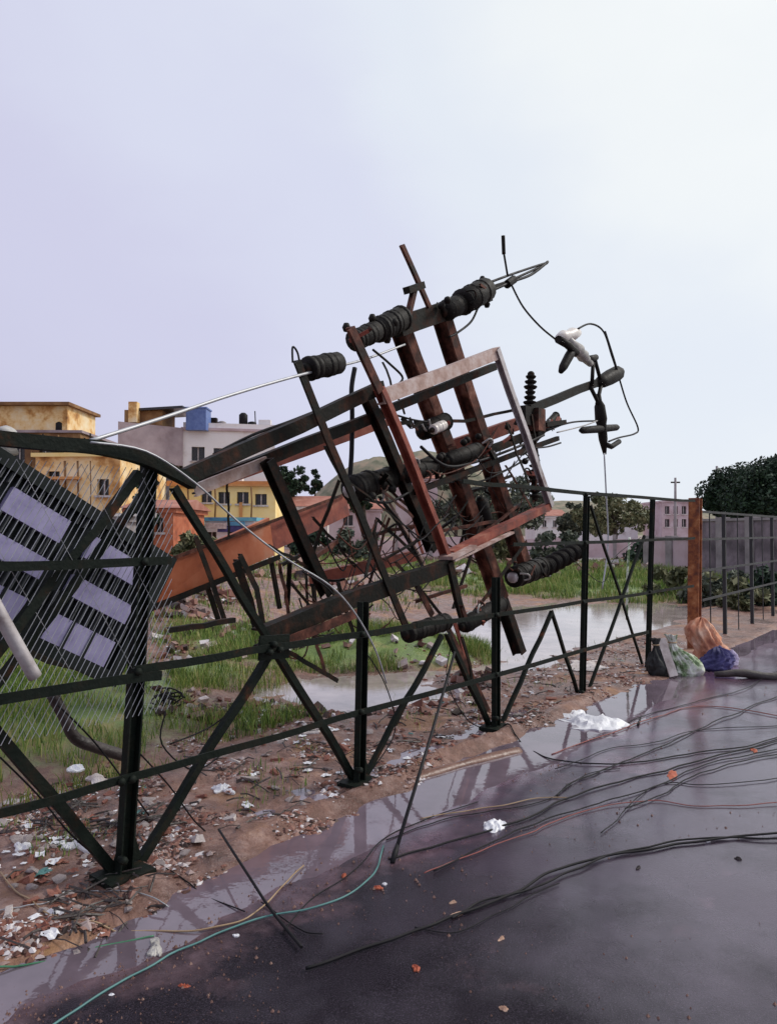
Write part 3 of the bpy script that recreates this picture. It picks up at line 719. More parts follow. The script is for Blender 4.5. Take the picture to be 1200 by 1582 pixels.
for px in (190, 556, 766):
    p = F(px, {190: 1366, 556: 1216, 766: 1134}[px], .0)
    MB().box(Vector((p.x, p.y, ground_at(p)-.01)) - UF*.11 - NF*.09, UF*.22, NF*.18, Vector((0, 0, .03))).build('foot_plate', 'fence_paint', fence)
for x, y in ((190, 1330), (203, 1204), (186, 1208), (212, 1038), (222, 868), (555, 1190), (557, 1100), (559, 980), (766, 1110), (766, 1042), (766, 950), (899, 1070), (900, 930), (903, 838), (905, 764), (1000, 1030), (1003, 914), (423, 996), (416, 1008), (432, 1004)):
    p = F(x, y, -.07); MB().lathe(p + NF*.03, p - NF*.018, [(0, .013), (.5, .013), (.52, .019), (1, .017)], 6).build('bolt', 'fence_paint', fence)
for x, y in ((196, 1335), (557, 1196), (766, 1118), (900, 1068)):
    p = F(x, y, .045); w_ = .075
    MB().add([p - UF*w_ - NF*.004, p + UF*w_ - NF*.004, p + UF*w_*.5 + Vector((0, 0, .12)) - NF*.004, p - UF*w_*.5 + Vector((0, 0, .12)) - NF*.004, p - UF*w_ + NF*.004, p + UF*w_ + NF*.004, p + UF*w_*.5 + Vector((0, 0, .12)) + NF*.004, p - UF*w_*.5 + Vector((0, 0, .12)) + NF*.004],
             [[0,1,2,3],[7,6,5,4],[0,4,5,1],[1,5,6,2],[2,6,7,3],[3,7,4,0]]).build('gusset_plate', 'fence_paint', fence)
# diamond mesh in the left bay
mb = MB(); o = -.022
s_l, s_r = SO(F(-150, 800))[0], SO(F(262, 800))[0]
zl, zh = .72, 1.84
def clipline(s0, z0, ds, dz):
    t0, t1 = -9, 9
    for v, d, lo, hi in ((s0, ds, s_l, s_r), (z0, dz, zl, zh)):
        a, b_ = (lo-v)/d, (hi-v)/d
        if a > b_: a, b_ = b_, a
        t0, t1 = max(t0, a), min(t1, b_)
    return (t0, t1) if t1 - t0 > .02 else None
for k in range(155):
    s0 = s_l - 1.4 + k*.030
    r_ = clipline(s0, zl, .50, .866)
    if r_: mb.sweep([W(s0 + .5*t_, o, zl + .866*t_) for t_ in r_], CIRC(.0017, 4))
    r_ = clipline(s0, zl + .0, -.50, .866) if k % 9 == 0 else None
    if r_: mb.sweep([W(s0 - .5*t_, o - .005, zl + .866*t_) for t_ in r_], CIRC(.0011, 4))
tag(mb.build('wire_mesh', 'aluminium_wire', fence), kind='stuff')

# continuation of the fence, thinner bars
far = empty('bar_fence', W(12, 0, 0), 'thin dark bar fence continuing right of the rust orange post', 'fence')
s0 = SO(F(1118, 822))[0]
fpx = [1096, 1118, 1139, 1160, 1177, 1192, 1208, 1222, 1240]
for px in fpx:
    p = F(px, 822, .05); p.z = 0
    MB().bar(p + Vector((0, 0, -.1)), p + Vector((0, 0, 1.86)), RECT(.05 if px in (1118, 1160, 1192, 1222) else .014, .05 if px in (1118, 1160, 1192, 1222) else .014), UF).build('bar', 'fence_far', far)
for z in (.62, 1.02, 1.45, 1.83):
    a, b_ = F(1082, 822, .01), F(1260, 822, .01); a.z = b_.z = z
    MB().bar(a, b_, ANG(.032, .008)).build('rail', 'fence_far', far)

# ------------------------------------------------------------------ fallen twin pole structure
fall = empty('fallen_pole_structure', W(5.0, .9, 0), 'fallen rusty twin pole power structure leaning over the fence', 'power structure')
def part(name, m_, pts, prof, o, up=NF, parent=None, label=None):
    oo_ = o if isinstance(o, (list, tuple)) else [o]*len(pts)
    P0_ = [F(x, y, oo_[i]) for i, (x, y) in enumerate(pts)]; P_ = [P0_[0]]
    for a, b_ in zip(P0_[:-1], P0_[1:]): P_ += [a.lerp(b_, k/4) for k in (1, 2, 3, 4)]
    sd_ = pts[0][0]*.71
    P_ = [p + Vector((noise.noise(p*1.6 + Vector((sd_, 0, 0))), 0, noise.noise(p*1.9 + Vector((0, sd_, 0)))))*.013 for p in P_]
    q_ = MB().sweep(P_, prof, up).build(name, m_, parent or fall)
    if label: q_['label'] = label
    return q_
# the two poles
part('pole', 'steel_rust', [(612, 490), (702, 728), (772, 925)], IBEAM(.13, .15), [1.0, 1.0, .95])
part('pole', 'steel_rust', [(678, 478), (757, 722), (812, 884)], IBEAM(.13, .15), [1.0, 1.0, .95])
part('pole_foot', 'steel_dark', [(770, 918), (790, 975), (802, 1010)], IBEAM(.10, .12), [.95, .9, .85])
# upper channels
part('channel', 'steel_dark', [(284, 738), (590, 597)], CHAN(.07, .095), [.62, .62], Vector((0, 0, 1)))
part('channel', 'steel_dark', [(300, 754), (600, 634)], CHAN(.07, .085), [.80, .80], Vector((0, 0, 1)))
part('channel', 'pale_steel', [(300, 759), (412, 713)], CHAN(.03, .075), [.74, .74], Vector((0, 0, 1)))
part('channel', 'red_oxide', [(305, 758), (600, 652)], CHAN(.04, .06), [1.05, 1.05], Vector((0, 0, 1)))
part('channel', 'pale_steel', [(588, 614), (768, 546)], CHAN(.08, .11), [.55, .55], Vector((0, 0, 1)), label='pale pinkish channel of the square frame')
part('channel', 'steel_dark', [(596, 634), (764, 566)], CHAN(.06, .07), [.70, .70], Vector((0, 0, 1)))
# square frame: right side, left side, bottom
part('frame_side', 'galvanised', [(766, 540), (850, 782)], CHAN(.06, .065), .52, label='pale galvanised side of the square frame')
part('frame_side', 'red_oxide', [(584, 600), (640, 730), (694, 872)], CHAN(.05, .085), .55, label='red painted side of the square frame')
part('frame_side', 'steel_dark', [(565, 612), (622, 740), (668, 850)], IBEAM(.08, .085), .75)
part('frame_bottom', 'red_oxide', [(694, 858), (770, 818), (845, 783)], CHAN(.07, .10), .55)
part('frame_bottom', 'pale_steel', [(700, 866), (790, 822)], RECT(.02, .05), .46)
part('frame_bottom', 'pale_steel', [(688, 862), (726, 844)], RECT(.03, .15), .50)
part('frame_bottom', 'steel_dark', [(396, 985), (545, 925), (694, 873)], CHAN(.08, .12), [.42, .48, .52], Vector((0, 0, 1)))
part('frame_bottom', 'steel_rust', [(420, 1000), (560, 940)], ANG(.06), [.36, .36], Vector((0, 0, 1)))
part('frame_bottom', 'red_oxide', [(476, 895), (640, 858)], CHAN(.06, .10), [1.2, 1.2], Vector((0, 0, 1)))
# uprights
part('upright', 'steel_dark', [(455, 558), (552, 795), (632, 988)], ANG(.062, .016), .46)
part('upright', 'steel_rust', [(537, 508), (584, 606)], ANG(.075, .022), .50)
part('upright', 'steel_dark', [(690, 868), (716, 966)], ANG(.075, .022), .50)
part('upright', 'steel_dark', [(412, 712), (452, 800), (504, 918)], CHAN(.07, .08), .66)
part('upright', 'steel_dark', [(362, 868), (384, 930), (392, 968)], ANG(.06), .9)
part('diagonal', 'steel_dark', [(584, 768), (612, 808), (652, 876)], ANG(.035), .86)
part('diagonal', 'pale_steel', [(592, 762), (655, 870)], RECT(.014, .02), .92)
part('diagonal', 'steel_dark', [(812, 836), (728, 948)], ANG(.04), .70)
part('diagonal', 'steel_dark', [(742, 800), (700, 940)], ANG(.035), .80)
part('diagonal', 'steel_dark', [(462, 572), (500, 650), (548, 770)], RECT(.016, .016), .55)
part('diagonal', 'steel_rust', [(640, 905), (664, 950)], ANG(.06), .6)
part('diagonal', 'steel_rust', [(688, 968), (760, 1118)], ANG(.05), .35)
part('diagonal', 'red_oxide', [(700, 962), (726, 1040)], ANG(.04), .35)
# crossarms
part('crossarm', 'steel_dark', [(612, 505), (700, 474), (752, 452)], CHAN(.09, .17), .88, Vector((0, 0, 1)))
part('crossarm', 'steel_dark', [(545, 764), (660, 728), (770, 690), (862, 652)], ANG(.09, .03), .82, Vector((0, 0, 1)))
part('crossarm', 'red_oxide', [(688, 694), (806, 652)], CHAN(.07, .14), 1.15, Vector((0, 0, 1)))
part('crossarm', 'steel_dark', [(640, 760), (862, 676)], RECT(.04, .05), .70, Vector((0, 0, 1)))
part('crossarm', 'porcelain_black', [(818, 632), (955, 578)], CHAN(.05, .095), .74, Vector((0, 0, 1)))
part('crossarm', 'steel_dark', [(640, 652), (720, 650), (800, 632)], RECT(.03, .03), .95, Vector((0, 0, 1)))
MB().lathe(F(924, 592, .72), F(958, 574, .72), [(0, .05), (.15, .085), (.5, .10), (.85, .10), (1, .06)], 10).build('end_clamp', 'porcelain_black', fall)
MB().box(F(832, 664, .66), UF*.16, NF*.16, Vector((0, 0, .24))).build('switch_box', 'steel_rust', fall)
MB().box(F(812, 655, .70), UF*.13, NF*.12, Vector((0, 0, .20))).build('switch_box', 'porcelain_black', fall)
# head rod and stay
part('head_rod', 'steel_rust', [(620, 380), (640, 425), (662, 475)], ANG(.05, .02), .84)
part('stay', 'steel_rust', [(628, 500), (640, 446)], ANG(.045, .015), .80)
part('clamp', 'steel_dark', [(628, 448), (652, 440)], RECT(.06, .07), .80)

def insulator(a, b_, o, r, n_=4, m_='porcelain_black', ribbed=False, core=.8):
    """stack of thin porcelain sheds on a core with metal end caps"""
    p, q = F(*a, o), F(*b_, o); L = (q-p)
    it = MB().lathe(p, q, [(0, r*core*.5), (.06, r*core), (.94, r*core), (1, r*core*.5)], 14).build('insulator', m_, fall)
    r *= .86; n_ = max(3, int(round(L.length / .058))) if ribbed else max(3, int(round(L.length / .052)))
    for k in range(n_):
        t0, t1 = (k + .08)/n_, (k + .90)/n_
        w_ = r * (1 - (.22 if ribbed else .09)*((k*7 + n_) % 3)/2)
        if ribbed: pr = [(0, r*core*.9), (.2, w_*.82), (.55, w_), (.68, w_*.98), (.8, w_*.75), (1, r*core*.9)]
        else: pr = [(0, w_*.90), (.12, w_*.97), (.3, w_), (.75, w_), (.92, w_*.95), (1, w_*.90)]
        MB().lathe(p + L*t0, p + L*t1, pr, 16).build('skirt', m_, it)
    d = L.normalized()
    MB().lathe(p - d*.035, p + d*.02, [(0, r*.35), (.3, r*.5), (1, r*.55)], 10).build('end_cap', 'galvanised' if r > .095 and not ribbed else 'steel_dark', it)
    MB().lathe(q - d*.02, q + d*.03, [(0, r*.55), (.7, r*.5), (1, r*.3)], 10).build('end_cap', 'steel_dark', it)
    return it
insulator((546, 527), (582, 510), .84, .105, 2)
insulator((580, 512), (622, 490), .86, .13, 2)
insulator((684, 482), (722, 464), .84, .12, 4, ribbed=True)
insulator((712, 468), (752, 446), .82, .15, 4, ribbed=True)
insulator((474, 570), (524, 560), .48, .098, 2)
insulator((560, 752), (610, 736), .84, .12, 4, ribbed=True)
insulator((620, 735), (668, 718), .74, .10, 3, ribbed=True)
insulator((690, 712), (740, 694), .74, .09, 3, ribbed=True)
insulator((540, 758), (572, 746), .78, .13, 2)
insulator((628, 980), (690, 960), .30, .085, 3)
insulator((714, 968), (776, 932), .32, .085, 5, ribbed=True)
insulator((792, 892), (838, 876), .85, .14, 2)
insulator((836, 880), (892, 850), .82, .13, 5, ribbed=True, core=.4)
insulator((818, 626), (820, 578), .78, .085, 3, ribbed=True, core=.4)
insulator((826, 770), (826, 700), .80, .075, 4, ribbed=True, core=.4)
insulator((806, 700), (860, 640), .86, .055, 5, ribbed=True)
insulator((650, 668), (690, 650), .88, .10, 3, 'porcelain_black', True)
insulator((668, 664), (686, 656), .70, .055, 1, 'porcelain_white')
insulator((742, 772), (752, 812), .92, .09, 4, ribbed=True)
# disc insulator assemblies on the end arm
i1 = MB().lathe(F(872, 520, .70), F(912, 562, .70), [(0, .05), (.3, .06), (.5, .085), (.58, .06), (.7, .075), (.78, .055), (1, .04)], 14).build('pin_insulator', 'porcelain_grey', fall)
MB().lathe(F(862, 522, .70), F(892, 514, .70), [(0, .04), (.25, .075), (.5, .055), (.7, .08), (1, .05)], 14).build('cap', 'porcelain_white', i1)
MB().lathe(F(884, 540, .68), F(866, 574, .68), [(0, .05), (.3, .055), (.8, .05), (1, .03)], 10).build('horn', 'porcelain_black', i1)
MB().lathe(F(906, 556, .70), F(920, 552, .70), [(0, .05), (1, .04)], 10).build('socket', 'porcelain_black', i1)
MB().tube([F(862, 524, .66), F(876, 532, .66), F(890, 545, .66)], .045, 8).build('strap', 'porcelain_black', i1)
i2 = MB().lathe(F(924, 608, .70), F(934, 702, .70), [(0, .03), (.12, .035), (.2, .065), (.42, .075), (.5, .06), (.75, .055), (1, .02)], 14).build('pin_insulator', 'porcelain_black', fall)
MB().lathe(F(896, 665, .70), F(955, 660, .70), [(0, .02), (.06, .042), (.5, .05), (.94, .042), (1, .02)], 12).build('cross_bar', 'porcelain_black', i2)
MB().tube([F(934, 686, .68), F(944, 690, .68), F(956, 682, .68)], .035, 8).build('hook', 'porcelain_black', i2)
for k, pp in enumerate((((916, 560), (914, 596)), ((918, 552), (928, 590)), ((912, 598), (924, 622)), ((928, 596), (922, 624)))):
    MB().tube([F(*pp[0], .70), F(*pp[1], .70)], .025, 8).build('shackle', 'porcelain_black', fall)
# fixed fittings and leads on the structure
def lead(name, pts, o, r=.008, m_='rubber_black', parent=fall):
    return MB().tube(smooth_path([F(x, y, o) for x, y in pts], 6), r, 6).build(name, m_, parent)
lead('lead', [(750, 445), (790, 432), (845, 406), (800, 420), (756, 436)], .80, .014)
part('tip_arm', 'porcelain_black', [(748, 448), (794, 434)], RECT(.035, .035), .80)
lead('lead', [(752, 452), (788, 436), (820, 424), (846, 404)], .78, .016)
part('terminal', 'porcelain_black', [(784, 440), (794, 432)], CIRC(.045, 10), .78)
lead('terminal_rod', [(777, 364), (778, 392)], .79, .022, 'steel_dark')
lead('terminal_rod', [(778, 390), (784, 426)], .79, .012, 'steel_dark')
lead('lead', [(790, 440), (808, 474), (834, 504), (858, 524)], .74, .011)
lead('lead', [(892, 508), (912, 500), (932, 512), (945, 550), (955, 580), (968, 622), (985, 660), (980, 670), (956, 676), (940, 682)], .66, .012)
lead('lead', [(934, 512), (948, 556), (956, 584)], .66, .017)
lead('lead', [(740, 470), (728, 496), (706, 514), (694, 520)], .80, .011)
lead('lead', [(548, 568), (543, 600), (544, 640), (543, 700), (540, 742)], .90, .02)
lead('lead', [(576, 540), (602, 562), (622, 584), (606, 600)], .7, .010)
lead('lead', [(608, 640), (636, 648), (660, 652)], .8, .009)
lead('contact_bar', [(842, 664), (885, 652), (930, 650)], .70, .012)
lead('contact_bar', [(860, 668), (900, 658), (922, 650)], .62, .008, 'porcelain_grey')
lead('contact_bar', [(826, 692), (846, 690), (866, 684)], .62, .010)
lead('contact_bar', [(452, 560), (452, 536), (460, 546), (464, 572)], .44, .007)
for x, y in ((535, 506), (575, 492), (598, 524), (745, 432), (752, 470)):
    p = F(x, y, .84); MB().lathe(p - Vector((0, 0, .03)), p + Vector((0, 0, .035)), [(0, .022), (.5, .034), (1, .02)], 8).build('bolt', 'porcelain_black', fall)
part('bracket', 'steel_dark', [(842, 656), (872, 652)], RECT(.05, .05), .68)
lead('lead', [(650, 690), (690, 720), (740, 712), (800, 690), (840, 672)], .66, .014)
lead('lead', [(700, 740), (740, 744), (790, 722), (826, 700)], .76, .010)
lead('lead', [(560, 770), (600, 776), (650, 752), (700, 744)], .72, .012)

# bolts, clamps and bracket scraps crowding the arms
rf = random.Random(21)
def fittings(a, b_, o, n_, spread):
    for k in range(n_):
        t_ = rf.random(); x = a[0] + (b_[0]-a[0])*t_ + rf.uniform(-4, 4); y = a[1] + (b_[1]-a[1])*t_ + rf.uniform(-spread, spread)
        p = F(x, y, o + rf.uniform(-.12, .12)); kd = rf.random()
        v = Vector((rf.uniform(-1, 1), rf.uniform(-1, 1), rf.uniform(-1, 1))).normalized()
        if kd < .35: MB().lathe(p - v*.03, p + v*.03, [(0, .02), (.3, .034), (.7, .034), (1, .018)], 7).build('bolt', 'porcelain_black', fall)
        elif kd < .7: MB().bar(p - v*rf.uniform(.05, .11), p + v*rf.uniform(.05, .11), ANG(rf.uniform(.02, .045)), NF).build('bracket', rf.choice(['steel_dark', 'steel_dark', 'steel_rust', 'red_oxide']), fall)
        else:
            w_ = v.cross(NF).normalized()*.06
            MB().tube(smooth_path([p - w_, p - w_*.6 + v*.07, p + w_*.6 + v*.08, p + w_], 4), .009, 6).build('u_bolt', rf.choice(['steel_dark', 'porcelain_grey', 'steel_rust']), fall)
for pts, o_s, w_, m_ in ((((500, 690), (560, 805)), .95, .03, 'steel_dark'), (((522, 742), (470, 884)), 1.1, .035, 'steel_dark'), (((600, 800), (560, 930)), .9, .028, 'steel_rust'), (((626, 760), (652, 856)), 1.0, .03, 'red_oxide'),
    (((482, 800), (548, 876)), 1.1, .025, 'steel_dark'), (((540, 770), (580, 880)), 1.2, .03, 'steel_rust'), (((300, 830), (322, 890), (346, 962)), .8, .035, 'steel_dark'), (((368, 858), (394, 910), (404, 966)), .7, .04, 'steel_dark'), (((258, 974), (362, 958)), .5, .03, 'steel_dark'),
    (((430, 870), (444, 950)), .9, .03, 'steel_rust'), (((468, 850), (474, 940)), .9, .025, 'steel_dark'), (((560, 830), (640, 812)), 1.1, .03, 'steel_rust'), (((700, 770), (790, 735)), 1.2, .03, 'steel_dark'), (((610, 870), (690, 960)), .62, .03, 'steel_dark'), (((520, 900), (545, 985)), .6, .035, 'steel_dark'),
    (((440, 1006), (520, 1052)), .5, .03, 'steel_dark'), (((640, 930), (720, 905)), .7, .028, 'steel_rust'), (((720, 840), (700, 700)), 1.3, .025, 'steel_dark'), (((780, 720), (830, 800)), .95, .025, 'steel_rust'), (((480, 960), (500, 1040)), .55, .028, 'steel_rust'), (((350, 740), (352, 830)), 1.0, .018, 'steel_dark'),
    (((712, 985), (748, 1110)), .25, .03, 'steel_dark'), (((676, 985), (610, 1120)), .20, .022, 'steel_dark'), (((590, 560), (624, 640)), 1.05, .022, 'steel_dark'), (((820, 640), (838, 760)), .70, .03, 'steel_dark')):
    MB().sweep(jig(F(*pts[0], o_s), F(*pts[-1], o_s), 6, .03, pts[0][0]) if len(pts) == 2 else [F(*p_, o_s) for p_ in pts], ANG(w_), NF).build('strut', m_, fall)
rl = random.Random(18)
for k in range(30):                    # broken lacing and straps inside the wreck
    x, y = rl.uniform(440, 800), 0; y = 905 - (x-440)*.46 + rl.uniform(-75, 75)
    L_ = rl.uniform(30, 105); th = rl.choice([1.18, -.40, .75, 1.9]) + rl.uniform(-.25, .25); o_s = rl.uniform(.5, 1.35)
    p, q = F(x - math.cos(th)*L_/2, y - math.sin(th)*L_/2, o_s), F(x + math.cos(th)*L_/2, y + math.sin(th)*L_/2, o_s + rl.uniform(-.15, .15))
    MB().sweep(jig(p, q, 6, .02, k*1.3), ANG(rl.uniform(.014, .03)), NF).build('lacing_bar', rl.choice(['steel_dark', 'steel_dark', 'steel_rust']), fall)
rl = random.Random(8)
for k in range(52):
    x0, y0 = rl.uniform(430, 760), 0; y0 = 985 - (x0-430)*.72 - rl.uniform(-40, 110); x1 = min(x0 + rl.uniform(25, 110), 812); y1 = y0 + rl.uniform(-70, 60)
    lead('loose_lead', [(x0, y0), (x0*.7+x1*.3 + rl.uniform(-8, 8), (y0*.7+y1*.3) + rl.uniform(8, 34)), (x0*.3+x1*.7, (y0*.3+y1*.7) + rl.uniform(6, 40)), (x1, y1)], rl.uniform(.4, 1.1), rl.uniform(.0035, .0065), rl.choice(['rubber_black', 'rubber_black', 'steel_rust']))
fittings((545, 762), (720, 705), .76, 26, 14)
fittings((720, 705), (868, 655), .74, 22, 8)
fittings((690, 690), (840, 640), .95, 12, 7)
fittings((535, 522), (760, 444), .84, 14, 5)
fittings((625, 655), (700, 655), .85, 10, 8)
fittings((700, 960), (780, 930), .4, 12, 12)
fittings((780, 880), (850, 880), .8, 10, 14)
fittings((805, 690), (830, 770), .78, 10, 8)

# red painted plate lying slanted behind
rs = empty('red_steel_plate', F(390, 920, 2.2), 'slanted rust red steel plate behind the bent fence rail', 'steel plate')
a, b_, c, d = F(236, 936, 2.0), F(262, 868, 2.0), F(416, 800, 2.3), F(424, 858, 2.3)
def slab(a, b_, c, d, th, name, mt, parent):
    nn = (b_-a).cross(d-a).normalized()*th
    if nn.dot(NF) < 0: nn = -nn
    vs = [a, b_, c, d, a+nn, b_+nn, c+nn, d+nn]
    MB().add(vs, [[0,1,2,3],[7,6,5,4],[0,4,5,1],[1,5,6,2],[2,6,7,3],[3,7,4,0]]).build(name, mt, parent)
slab(a, b_, c, d, .03, 'sheet', 'red_sheet', rs)
slab(F(400, 862, 2.4), F(400, 812, 2.4), F(534, 764, 2.7), F(540, 796, 2.7), .03, 'sheet', 'red_oxide', rs)
MB().bar(F(230, 940, 1.96), F(430, 860, 2.26), ANG(.05)).build('edge_angle', 'steel_dark', rs)
MB().bar(F(256, 866, 1.96), F(535, 762, 2.66), ANG(.03)).build('edge_angle', 'steel_rust', rs)
for a, b_ in (((320, 905), (338, 960)), ((418, 862), (432, 940)), ((448, 862), (444, 935)), ((480, 850), (486, 930))):
    MB().bar(F(*a, 2.3), F(*b_, 2.3), ANG(.035)).build('leg', 'steel_dark', rs)

# ------------------------------------------------------------------ transformer thrown on its side
OT = .30
Cn, Tn, Bn = F(258, 868, OT), F(-10, 700, OT), F(152, 1040, OT)
tx = (Tn - Cn).normalized(); ty = (Bn - Cn); ty = (ty - tx*ty.dot(tx)); Wt = ty.length; ty.normalize()
tn = tx.cross(ty); tn = tn if tn.dot(NF) < 0 else -tn        # towards the fence
Lt = (Tn - Cn).length + .45
tf = empty('transformer', Cn + tx*Lt*.5 + ty*Wt, 'tilted lavender grey transformer with finned panels behind the mesh fence', 'transformer')
def TP(u, v, w=0): return Cn + tx*u + ty*v + tn*w
MB().box(TP(0, 0, -.62), tx*Lt, ty*Wt, tn*.60).build('tank', 'tank_dark', tf)
bw = .055
MB().box(TP(-.03, -.03, -.02), tx*(Lt+.06), ty*.06, tn*.05).build('rim', 'tank_dark', tf)
MB().box(TP(-.03, Wt-.03, -.02), tx*(Lt+.06), ty*.06, tn*.05).build('rim', 'tank_dark', tf)
MB().box(TP(-.031, .031, -.02), tx*.06, ty*(Wt-.062), tn*.05).build('rim', 'tank_dark', tf)
rows = [(.13, .31), (.45, .60), (.75, .975)]
colsT = [(.07, .42), (.56, .86), (1.0, 1.30), (1.40, 1.7)]
for ri, (v0, v1) in enumerate(rows):
    for u0, u1 in colsT:
        if u0 > Lt - .1: continue
        u1 = min(u1, Lt - .03)
        MB().box(TP(u0, v0*Wt, -.02), tx*(u1-u0), ty*((v1-v0)*Wt), tn*.035).build('panel', 'tank_paint', tf)
        if ri == 2:
            for k in (.35, .68): MB().box(TP(u0+(u1-u0)*k, v0*Wt, .0151), tx*.012, ty*((v1-v0)*Wt), tn*.012).build('seam', 'tank_dark', tf)
# cooling fins in the dark bands between the panels
fin0 = None
for v0, v1 in ((.035, .125), (.315, .445), (.605, .745)):
    for k in range(int(Lt/.04)):
        u = .05 + k*.04
        MB().box(TP(u, v0*Wt, -.02), tx*.006, ty*((v1-v0)*Wt), tn*.042).build('fin', 'tank_fin', tf)
MB().lathe(TP(.93, -.02, -.2), TP(.93, -.20, -.2), [(0, .05), (.2, .05), (.25, .085), (.4, .06), (.5, .085), (.65, .05), (.75, .07), (1, .03)], 14).build('bushing', 'porcelain_grey', tf)
MB().lathe(TP(1.15, -.02, -.3), TP(1.15, -.20, -.3), [(0, .05), (.2, .05), (.25, .085), (.4, .06), (.5, .085), (.65, .05), (.75, .07), (1, .03)], 14).build('bushing', 'porcelain_grey', tf)

# ------------------------------------------------------------------ loose pieces by the fence
def rod(name, label, cat, pts, o, r, m_, k=8):
    ob = MB().tube(smooth_path([F(x, y, o if not isinstance(o, list) else o[i]) for i, (x, y) in enumerate(pts)], 5), r, k).build(name, m_)
    return tag(ob, label, cat)
rod('concrete_pipe', 'pale pinkish pipe leaning under the transformer at the left edge', 'pipe', [(-40, 876), (10, 968), (54, 1046)], -.16, .026, 'galvanised', 12)
rod('bent_pipe', 'brown bent pipe hanging below the mid rail', 'pipe', [(80, 1072), (98, 1105), (116, 1140), (150, 1155), (192, 1168)], .35, .028, 'wet_log')
rod('line_wire', 'long bright conductor stretched from the bent rail up to the insulator', 'wire', [(136, 682), (250, 646), (360, 609), (468, 578), (560, 556), (625, 532)], [.0, .12, .25, .42, .7, .84], .0095, 'aluminium_wire')
rod('line_wire', 'thin dark conductor sagging below the long bright one', 'wire', [(330, 702), (390, 672), (450, 650), (520, 622)], .7, .010, 'rubber_black')
rod('loose_wire', 'pale wire drooping from the bent rail across the fence bay', 'wire', [(140, 683), (225, 697), (300, 745), (370, 808), (440, 862), (510, 905), (550, 950), (580, 1005), (597, 1056)], [-.1, -.1, -.1, -.08, -.1, -.12, -.12, -.12, -.1], .0052, 'aluminium_wire')
rod('drop_wire', 'pale drop wire hanging straight from the lower disc insulator', 'wire', [(933, 700), (936, 760), (939, 840), (930, 910)], .66, .010, 'aluminium_wire')
rod('marker_stake', 'pale green stake standing behind the far fence bay', 'stake', [(972, 830), (969, 890), (968, 958)], .6, .016, 'cloth_green')
a, b_ = F(702, 1008, -.1), G(606, 1332, .012)
rod_ = MB().tube([a, a.lerp(b_, .5) + Vector((.01, 0, .01)), b_], .0095, 8)
tag(rod_.build('guy_rod', 'rubber_black'), 'thin black rod propped from the fence down to the road', 'rod')
g_ = bpy.data.objects['guy_rod']
MB().lathe(b_ + Vector((0, 0, -.004)), b_ + (a-b_).normalized()*.11, [(0, .012), (.6, .015), (1, .010)], 8).build('socket_end', 'rubber_black', g_)
a, b_ = F(1000, 1042, -.06), G(985, 1120, .01)
tag(MB().tube(smooth_path([a, a.lerp(b_, .6) + Vector((.02, -.02, -.03)), b_], 5), .009, 6).build('stay_wire', 'rubber_black'), 'short black wire hanging from the post beside the white bag', 'wire')

for k, (pts, lb) in enumerate(((((212, 1160), (262, 1215), (300, 1268), (336, 1300)), 'thin dark wire trailing from the first post down to the mud'), (((418, 1006), (380, 1072), (330, 1120), (262, 1150)), 'thin wire drooping from the gusset to the first post'),
    (((90, 1090), (140, 1140), (180, 1190), (230, 1260)), 'thin wire hanging behind the low rail at left'), (((0, 1170), (60, 1230), (110, 1290), (170, 1340)), 'thin wire slanting beside the left brace'), (((256, 1100), (250, 1150), (300, 1190), (350, 1160)), 'looped thin wire below the black tangle'),
    (((560, 1000), (596, 1060), (610, 1130), (570, 1196)), 'thin wire looping beside the second post'), (((700, 985), (690, 1050), (720, 1110), (752, 1128)), 'thin wire hanging along the brace of the third post'), (((880, 860), (930, 900), (950, 860), (990, 830)), 'thin wire slung between the far posts'))):
    rod('thin_wire', lb, 'wire', pts, .12, .0042, 'rubber_black', 5)

# ------------------------------------------------------------------ cables on the road
def road_z(p):
    s, o = SO(p); e = road_edge(s); c = e - o
    return (-.012 + .016*sm(0, .4, c) + .05*sm(.3, 5, c)) if c > .02 else max(ground(s, o)[0], -.02)
def cable(label, pts, r, m_, name='cable'):
    r *= .47
    P_ = smooth_path([G(x, y, 0) for x, y in pts], 8)
    sd_ = pts[0][0]*.13 + pts[-1][1]*.07
    P_ = [Vector((p.x + .035*noise.noise(p*1.9 + Vector((sd_, 0, 0))) + .012*noise.noise(p*7 + Vector((sd_, 0, 0))), p.y + .05*noise.noise(p*1.6 + Vector((0, sd_, 3))) + .014*noise.noise(p*6 + Vector((0, sd_, 0))), 0)) for p in P_]
    for p in P_: p.z = road_z(p) + r*.9 + .004 + .006*abs(noise.noise(p*1.3))
    return tag(MB().tube(P_, r, 8).build(name, m_), label, 'cable')
cable('thick black cable curving across the foreground road to the right edge', [(470, 1494), (540, 1472), (620, 1450), (690, 1428), (780, 1394), (850, 1352), (900, 1334), (1000, 1318), (1090, 1305), (1215, 1296)], .0125, 'rubber_black')
cable('second black cable lying close along the thick foreground one', [(690, 1424), (735, 1398), (800, 1382), (850, 1368), (890, 1346), (960, 1322), (1080, 1306), (1215, 1303)], .010, 'rubber_black')
cable('black cable running from the rod foot to the right edge', [(600, 1334), (650, 1318), (740, 1292), (820, 1264), (880, 1236), (970, 1208), (1080, 1180), (1215, 1146)], .0115, 'rubber_black')
cable('thin black cable just below the one from the rod foot', [(672, 1352), (750, 1312), (830, 1274), (900, 1252), (990, 1226), (1060, 1198), (1130, 1176), (1215, 1160)], .008, 'rubber_black')
cable('black cable lowest in the mid road bunch', [(965, 1254), (1030, 1228), (1060, 1210), (1120, 1188), (1215, 1168)], .008, 'rubber_black')
cable('black cable looping out from the third fence post', [(780, 1128), (815, 1155), (860, 1176), (930, 1184), (1000, 1180), (1080, 1166), (1140, 1158), (1215, 1138)], .010, 'rubber_black')
